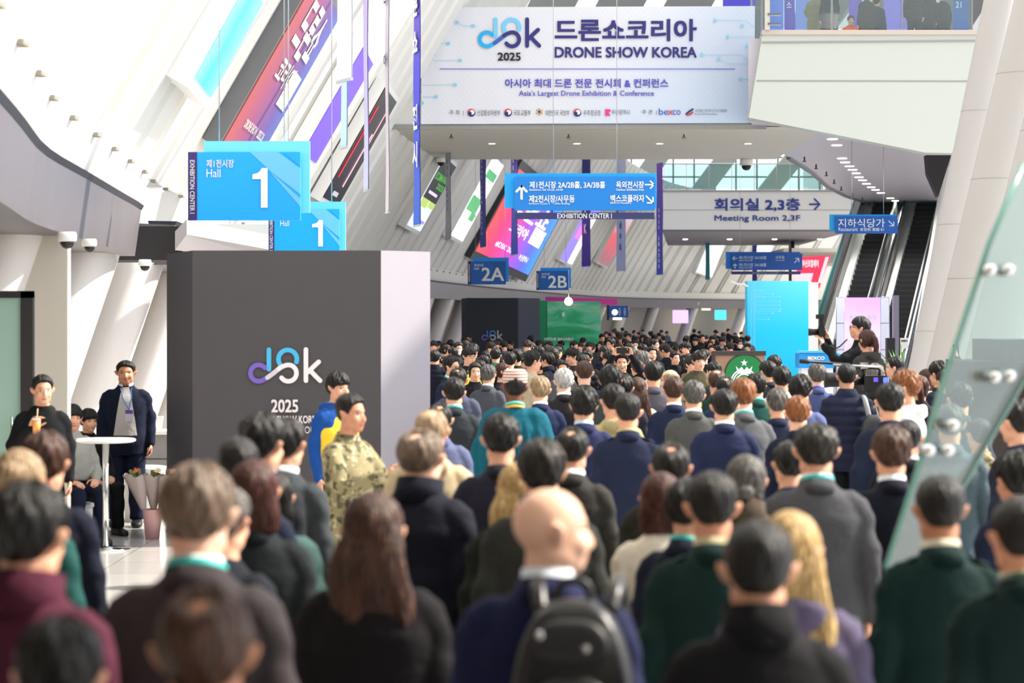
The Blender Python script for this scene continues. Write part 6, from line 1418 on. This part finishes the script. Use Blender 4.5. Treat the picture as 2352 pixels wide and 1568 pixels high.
# phone, cup, cameras
def at_person(o, v): return o.matrix_basis @ Vector(v)
bpy.context.view_layer.update()
q = at_person(ph, (0, .29, 1.79)); r = thing('phone', 'dark phone held up with both hands by the person in a dark cap', 'phone', q, 0)
obj('body', MB().box(-.085, .085, -.004, .004, -.035, .042), M_black, r); obj('screen', MB().box(-.08, .08, .004, .005, -.032, .038), mat('phone glow', '#dfe4d0', .3, emit=.3), r); obj('lens', MB().lathe([(.012, 0), (.010, .004)], 10), M_chrome, r, (.06, -.004, .025)).rotation_euler = (PI/2, 0, 0)
dr = [o for o, _, _ in FOLK if 'leather jacket' in o['label']][0]
q = at_person(dr, (.045, .305, 1.345)); r = thing('drink_cup', 'clear cup of orange drink with a straw held by the person in leather', 'cup', q, 0)
obj('cup', MB().lathe([(.028, -.06), (.036, .05), (.034, .05), (.027, -.055)], 18), mat('cup orange', '#eda25a', .3), r, smooth=True); obj('lid', MB().lathe([(.038, .05), (.036, .06), (.02, .068)], 18), M_wh, r, smooth=True); obj('straw', MB().tube([(0, 0, .0), (.01, 0, .14)], .004, 8), mat('straw', '#e8d8a0', .5), r, smooth=True)
pg = [o for o, _, _ in FOLK if o['label'].startswith('photographer')][0]
q = at_person(pg, (0, .42, 1.585)); r = thing('photo_camera', 'black photo camera with a tilted flash held up by the raised photographer', 'camera', q, pg.rotation_euler.z)
obj('body', MB().box(-.07, .07, -.04, .03, -.05, .05).box(-.025, .025, -.035, .025, .05, .075), M_black, r); obj('lens', MB().tube([(0, .03, 0), (0, .09, 0), (0, .14, 0)], [.036, .036, .042], 18), M_black, r, smooth=True)
obj('flash', MB().box(-.022, .022, -.022, .018, .075, .16).box(-.036, .036, -.03, .055, .15, .20), M_black, r)
obj('neck_strap', MB().tube(spline([(.07, 0, .02), (.08, -.08, -.12), (.05, -.18, -.18), (.03, -.3, -.08)], 5), .008, 6), M_black, r, smooth=True)
st = thing('step_platform', 'grey step platform under the raised photographer and companion', 'platform', (pg.location.x+.15, pg.location.y-.4, 0)); obj('deck', MB().box(-.6, .35, -1.0, .8, .42, .455), mat('deck grey', '#55575c', .6), st)
for x in (-.55, .3):
    for y in (-.95, .75): obj('leg', MB().box(x-.025, x+.025, y-.025, y+.025, 0, .42), M_steel, st)
rs = [o for o, _, _ in FOLK if 'holding a phone up' in o['label']][0]; q = at_person(rs, (.19, .22, 1.92)); r = thing('phone', 'dark phone held up with one hand by the white columns', 'phone', q, 0); obj('body', MB().box(-.04, .04, -.004, .004, -.07, .08), M_black, r); obj('screen', MB().box(-.036, .036, .004, .005, -.066, .076), mat('phone glow', '#dfe4d0', .3, emit=.3), r)
# broadcast camera on its tripod
d = 22.0; c = W3(1990, 880, d); r = thing('video_camera', 'large black broadcast camera with a long lens, microphone and blue lit screen', 'video camera', (c.x, d, c.z), math.radians(0))
k = d/FPX
def cx(px): return (px-1990)*k
def cz(py): return (880-py)*k
obj('body', MB().box(cx(1982), cx(2030), -.10, .10, cz(898), cz(862)).box(cx(1990), cx(2022), -.12, .08, cz(912), cz(898)), M_black, r)
obj('lens', MB().tube([(cx(1982), 0, cz(872)), (cx(1950), 0, cz(872)), (cx(1902), 0, cz(872)), (cx(1894), 0, cz(872))], [.05, .065, .075, .082], 20), M_black, r, smooth=True)
obj('lens_ring', MB().tube([(cx(1944), 0, cz(872)), (cx(1938), 0, cz(872))], .079, 20), mat('brass ring', '#8a7a3a', .4, metal=.6), r)
obj('top_handle', MB().tube(spline([(cx(1985), 0, cz(862)), (cx(1985), 0, cz(846)), (cx(2018), 0, cz(846)), (cx(2020), 0, cz(862))], 4), .016, 10), M_black, r, smooth=True)
obj('microphone', MB().tube([(cx(1835), -.05, cz(829)), (cx(1856), -.05, cz(830)), (cx(1858), -.05, cz(830)), (cx(1935), -.05, cz(836)), (cx(1990), -.04, cz(846))], [.022, .024, .014, .014, .012], 12), M_black, r, smooth=True)
obj('viewfinder', MB().box(cx(1925), cx(1956), -.16, -.08, cz(862), cz(838)), M_black, r); obj('rig_bar', MB().tube([(cx(1910), -.1, cz(837)), (cx(2015), -.1, cz(842))], .012, 8), M_steel, r, smooth=True)
obj('side_screen', MB().box(cx(2024), cx(2036), -.13, -.12, cz(882), cz(866)), mat('blue screen', '#4a6af0', .3, emit=1.2), r); obj('indicator', MB().box(cx(2002), cx(2012), -.122, -.12, cz(876), cz(866)), mat('violet screen', '#5a48c0', .3, emit=.8), r)
obj('light_panel', MB().box(cx(1974), cx(1992), -.08, 0, cz(846), cz(832)), M_chrome, r)
obj('tripod_head', MB().box(cx(1992), cx(2014), -.06, .06, cz(924), cz(912)), M_black, r)
for a in (.3, 2.4, 4.5): obj('tripod_leg', MB().tube([(cx(2003), 0, cz(920)), (cx(2003)+.42*math.cos(a), .42*math.sin(a), -c.z)], [.028, .018], 10), M_black, r, smooth=True)
# high table
d = 20.9; r = thing('high_table', 'round white standing table on a slim steel pole at the left', 'table', (WX(243, d), d, 0))
zt = WZ(1007, d); obj('tabletop', MB().lathe([(.26, zt-.035), (.285, zt-.022), (.285, zt-.008), (.275, zt)], 40), mat('table white', '#f4f2f0', .3), r, smooth=False)
obj('pole', MB().lathe([(.032, .02), (.032, zt-.03)], 18), M_chrome, r, smooth=True); obj('base', MB().lathe([(.24, 0), (.235, .015), (.05, .03), (.04, .035)], 32), M_chrome, r, smooth=True)
def stool(label, px, d, w, h):
    r = thing('stool', label, 'stool', (WX(px, d), d, 0), 0); obj('drum', MB().lathe([(w, 0), (w, h-.05)], 32), M_wh, r, smooth=False); obj('seat', MB().lathe([(w, h-.05), (w+.015, h-.035), (w+.012, h-.005), (w-.02, h)], 32), mat('seat white', '#efeeec', .4), r, smooth=True)
stool('white drum stool under the seated grey sweatshirt', 166, 21.62, .20, .385); stool('white drum stool under the seated person in black', 203, 22.52, .19, .36)
stool('large white drum stool right of the heavy-set person in the open navy suit', 333, 23.9, .22, .60)
# reception counter
d = 25.5; r = thing('counter', 'grey stone counter with a pale top behind the near booth', 'counter', (WX(360, d), d, 0)); obj('front', MB().box(-.28, .5, 0, .5, 0, .86), mat('stone grey', '#8d8a88', .6, noise=.15, nscale=12), r); obj('top', MB().box(-.31, .53, -.03, .53, .86, .90), M_wh, r); obj('stone_joints', MB().box(-.281, .5, -.004, 0, .28, .29).box(-.281, .5, -.004, 0, .57, .58), M_dark, r)
r = thing('white_card_holder', 'small white card holder on the grey stone counter', 'card holder', (WX(362, d), d+.1, .90)); obj('card', MB().hexa([(-.05, -.02, 0), (.03, -.02, 0), (.05, -.02, .17), (-.03, -.02, .17)], [(-.05, 0, 0), (.03, 0, 0), (.05, .03, .17), (-.03, .03, .17)]), M_wh, r)
# flowers
rf2 = random.Random(5); d = 21.9; pz_ = WX(350, d)
r = thing('flower_pot', 'dusty pink flower pot standing left of the near booth', 'pot', (WX(350, d), d, 0)); obj('pot', MB().lathe([(.07, 0), (.10, .30), (.09, .30), (.06, .02)], 20), mat('dusty pink', '#c79a9c', .6), r, smooth=True)
for i, (dx, dy, cl, lb) in enumerate(((-.09, 0, '#e8784a', 'wrapped bouquet with an orange flower leaning left in the pink pot'), (.0, .06, '#e8d8b0', 'wrapped bouquet with cream flowers in the pink pot'), (.09, -.02, '#e8a08a', 'wrapped bouquet with a coral flower leaning right in the pink pot'))):
    b_ = thing('bouquet', lb, 'bouquet', (WX(350, d)+dx, d+dy, .30), 0, 'bouquets left of the near booth')
    n = 18; V = []
    for j in range(6):
        q = j/5
        for k2 in range(n):
            a = 2*PI*k2/n; rr_ = (.03+.09*q)*(1+.10*math.sin(5*a)*q); V.append((dx*1.0*q+rr_*math.cos(a), rr_*math.sin(a), .34*q+.02*math.sin(6*a)*q))
    obj('wrapping', MB().add(V, [(j*n+k2, j*n+(k2+1) % n, (j+1)*n+(k2+1) % n, (j+1)*n+k2) for j in range(5) for k2 in range(n)]), mat('wrap grey', '#b9aaa6', .5), b_, smooth=True)
    gm_ = MB()
    for j in range(9):
        a = rf2.uniform(0, 6.3); rr_ = rf2.uniform(0, .07); gm_.tube([(0, 0, .02), (dx*1.0+rr_*math.cos(a), rr_*math.sin(a), .36+rf2.uniform(-.02, .05))], [.004, .018], 6)
    obj('greenery', gm_, mat('bouquet green', '#7d8a5a', .6, noise=.3, nscale=20), b_)
    for j in range(3):
        a = rf2.uniform(0, 6.3); fl = MB()
        for k2 in range(7):
            a2 = 2*PI*k2/7; fl.add([(0, 0, 0), (.03*math.cos(a2-.35), .03*math.sin(a2-.35), .012), (.042*math.cos(a2), .042*math.sin(a2), .018), (.03*math.cos(a2+.35), .03*math.sin(a2+.35), .012)], [(0, 1, 2, 3)])
        fl.lathe([(.012, 0), (.014, .01), (.002, .018)], 10); o_ = obj('flower', fl, mat('flower '+cl, cl, .6), b_, (dx*1.0+.05*math.cos(a), .05*math.sin(a)-.03, .38)); o_.rotation_euler = (.7, 0, a)
# glass door at the far left
d = 19.2; S = Sign('glass_door', 'greenish glass door in a dark frame at the left edge', 'door', d, -60, 1300)
zt = 668
bot = HY+CAMZ/S.k
def fr_(x0, y0, x1, y1): return [S.L(x0, y0), S.L(x1, y0), S.L(x1, y1), S.L(x0, y1)]
S.root.location.z = 0; S.py = bot
obj('frame', MB().prism(fr_(-60, zt, 75, zt+16), 0, .08).prism(fr_(47, zt, 75, bot-2), 0, .08).prism(fr_(-60, zt, -44, bot-2), 0, .08), mat('door frame', '#26262a', .4), S.root)
obj('glass', MB().prism(fr_(-44, zt+16, 47, bot-2), .03, .045), mat('door glass', '#9fc4b6', .06, spec=.8), S.root)
obj('handle', MB().tube([(S.L(30, 0)[0], -.05, .85), (S.L(30, 0)[0], -.05, 1.35)], .012, 8), M_chrome, S.root, smooth=True)
struct('wall_left_inner', MB().box(WX(-80, 20.6), WX(240, 20.6)-.35, 20.6, 20.75, 0, 3.0), M_inner)
# slanted glass balustrade in the right foreground, with steel clamps
d0, d1 = 8.2, 9.4
r = thing('glass_balustrade', 'large slanted green-tinted glass panel with steel clamps at the right', 'glass panel', W3(2040, 1300, d0))
O = r.location
def gp(px, py, d):
    # every point lies on one upright pane standing slightly askew to the hall
    t = (px-CX)/FPX; x0 = (2040-CX)/FPX*d0; return W3(px, py, (d0-.35*x0)/(1-.35*t))-O
A = [gp(2062, 2076, d0), gp(2185, 2076, d0+.05), gp(2190, 1150, d0+.05), gp(2215, 1110, d0+.1), gp(2352, 870, d1), gp(2480, 640, d1+.3), gp(2480, 120, d1+.3), gp(2352, 380, d1), gp(2275, 560, d0+.7), gp(2170, 880, d0+.35), gp(2105, 1100, d0+.15), gp(2040, 1300, d0), gp(2060, 1420, d0)]
nrm = Vector((-.33, .944, 0)).normalized()*.022; n = len(A)
obj('pane', MB().add([*A, *[p+nrm for p in A]], [tuple(range(n)), tuple(range(2*n-1, n-1, -1))]+[(i, i+n, (i+1) % n+n, (i+1) % n) for i in range(n)]), glass_mat('tinted glass', (.80, .92, .89), .07, .03, .10), r)
edge_ = MB().tube([p+nrm*.5 for p in A[-6:]], .012, 8); obj('left_edge', edge_, mat('glass edge', '#6fa59a', .15), r, smooth=True)
edge_ = MB().tube([p+nrm*.5 for p in A[1:6]], .016, 8); obj('right_edge', edge_, mat('glass edge dark', '#4a6f68', .15), r, smooth=True)
for px, py, d in ((2268, 620, 8.9), (2310, 620, 9.1), (2278, 865, 9.0), (2312, 862, 9.2), (2128, 1032, 8.45), (2172, 1032, 8.55), (2183, 975, 8.6)):
    q = gp(px, py, d); obj('clamp', MB().tube([q+Vector((0, -.07, 0)), q+Vector((0, .07, 0))], .022, 14), M_chrome, r, smooth=True)
# dark kiosk beyond the glass at the right edge
d = 19.0; S = Sign('dark_kiosk', 'dark brown kiosk wall with a red-fronted shelf at the right edge', 'kiosk', d, 2235, 1313)
bot = HY+CAMZ/S.k; S.root.location.z = 0; S.py = bot
S.panel('wall', [(2235, 830), (2520, bot)], mat('kiosk brown', '#2a211c', .7), 0, 1.2); S.panel('upper_wall', [(2300, 780), (2520, 830)], mat('kiosk brown', '#2a211c', .7), .02, 1.2); S.panel('shelf_box', [(2328, 830), (2400, 868)], M_black, -.25, 0); S.panel('red_front', [(2338, 838), (2400, 856)], mat('red front', '#8a1f22', .5), -.27, -.25)
for px, lab in ((2278, 'silver cup on the right edge kiosk ledge'), (2300, 'second silver cup on the right edge kiosk ledge')):
    pass
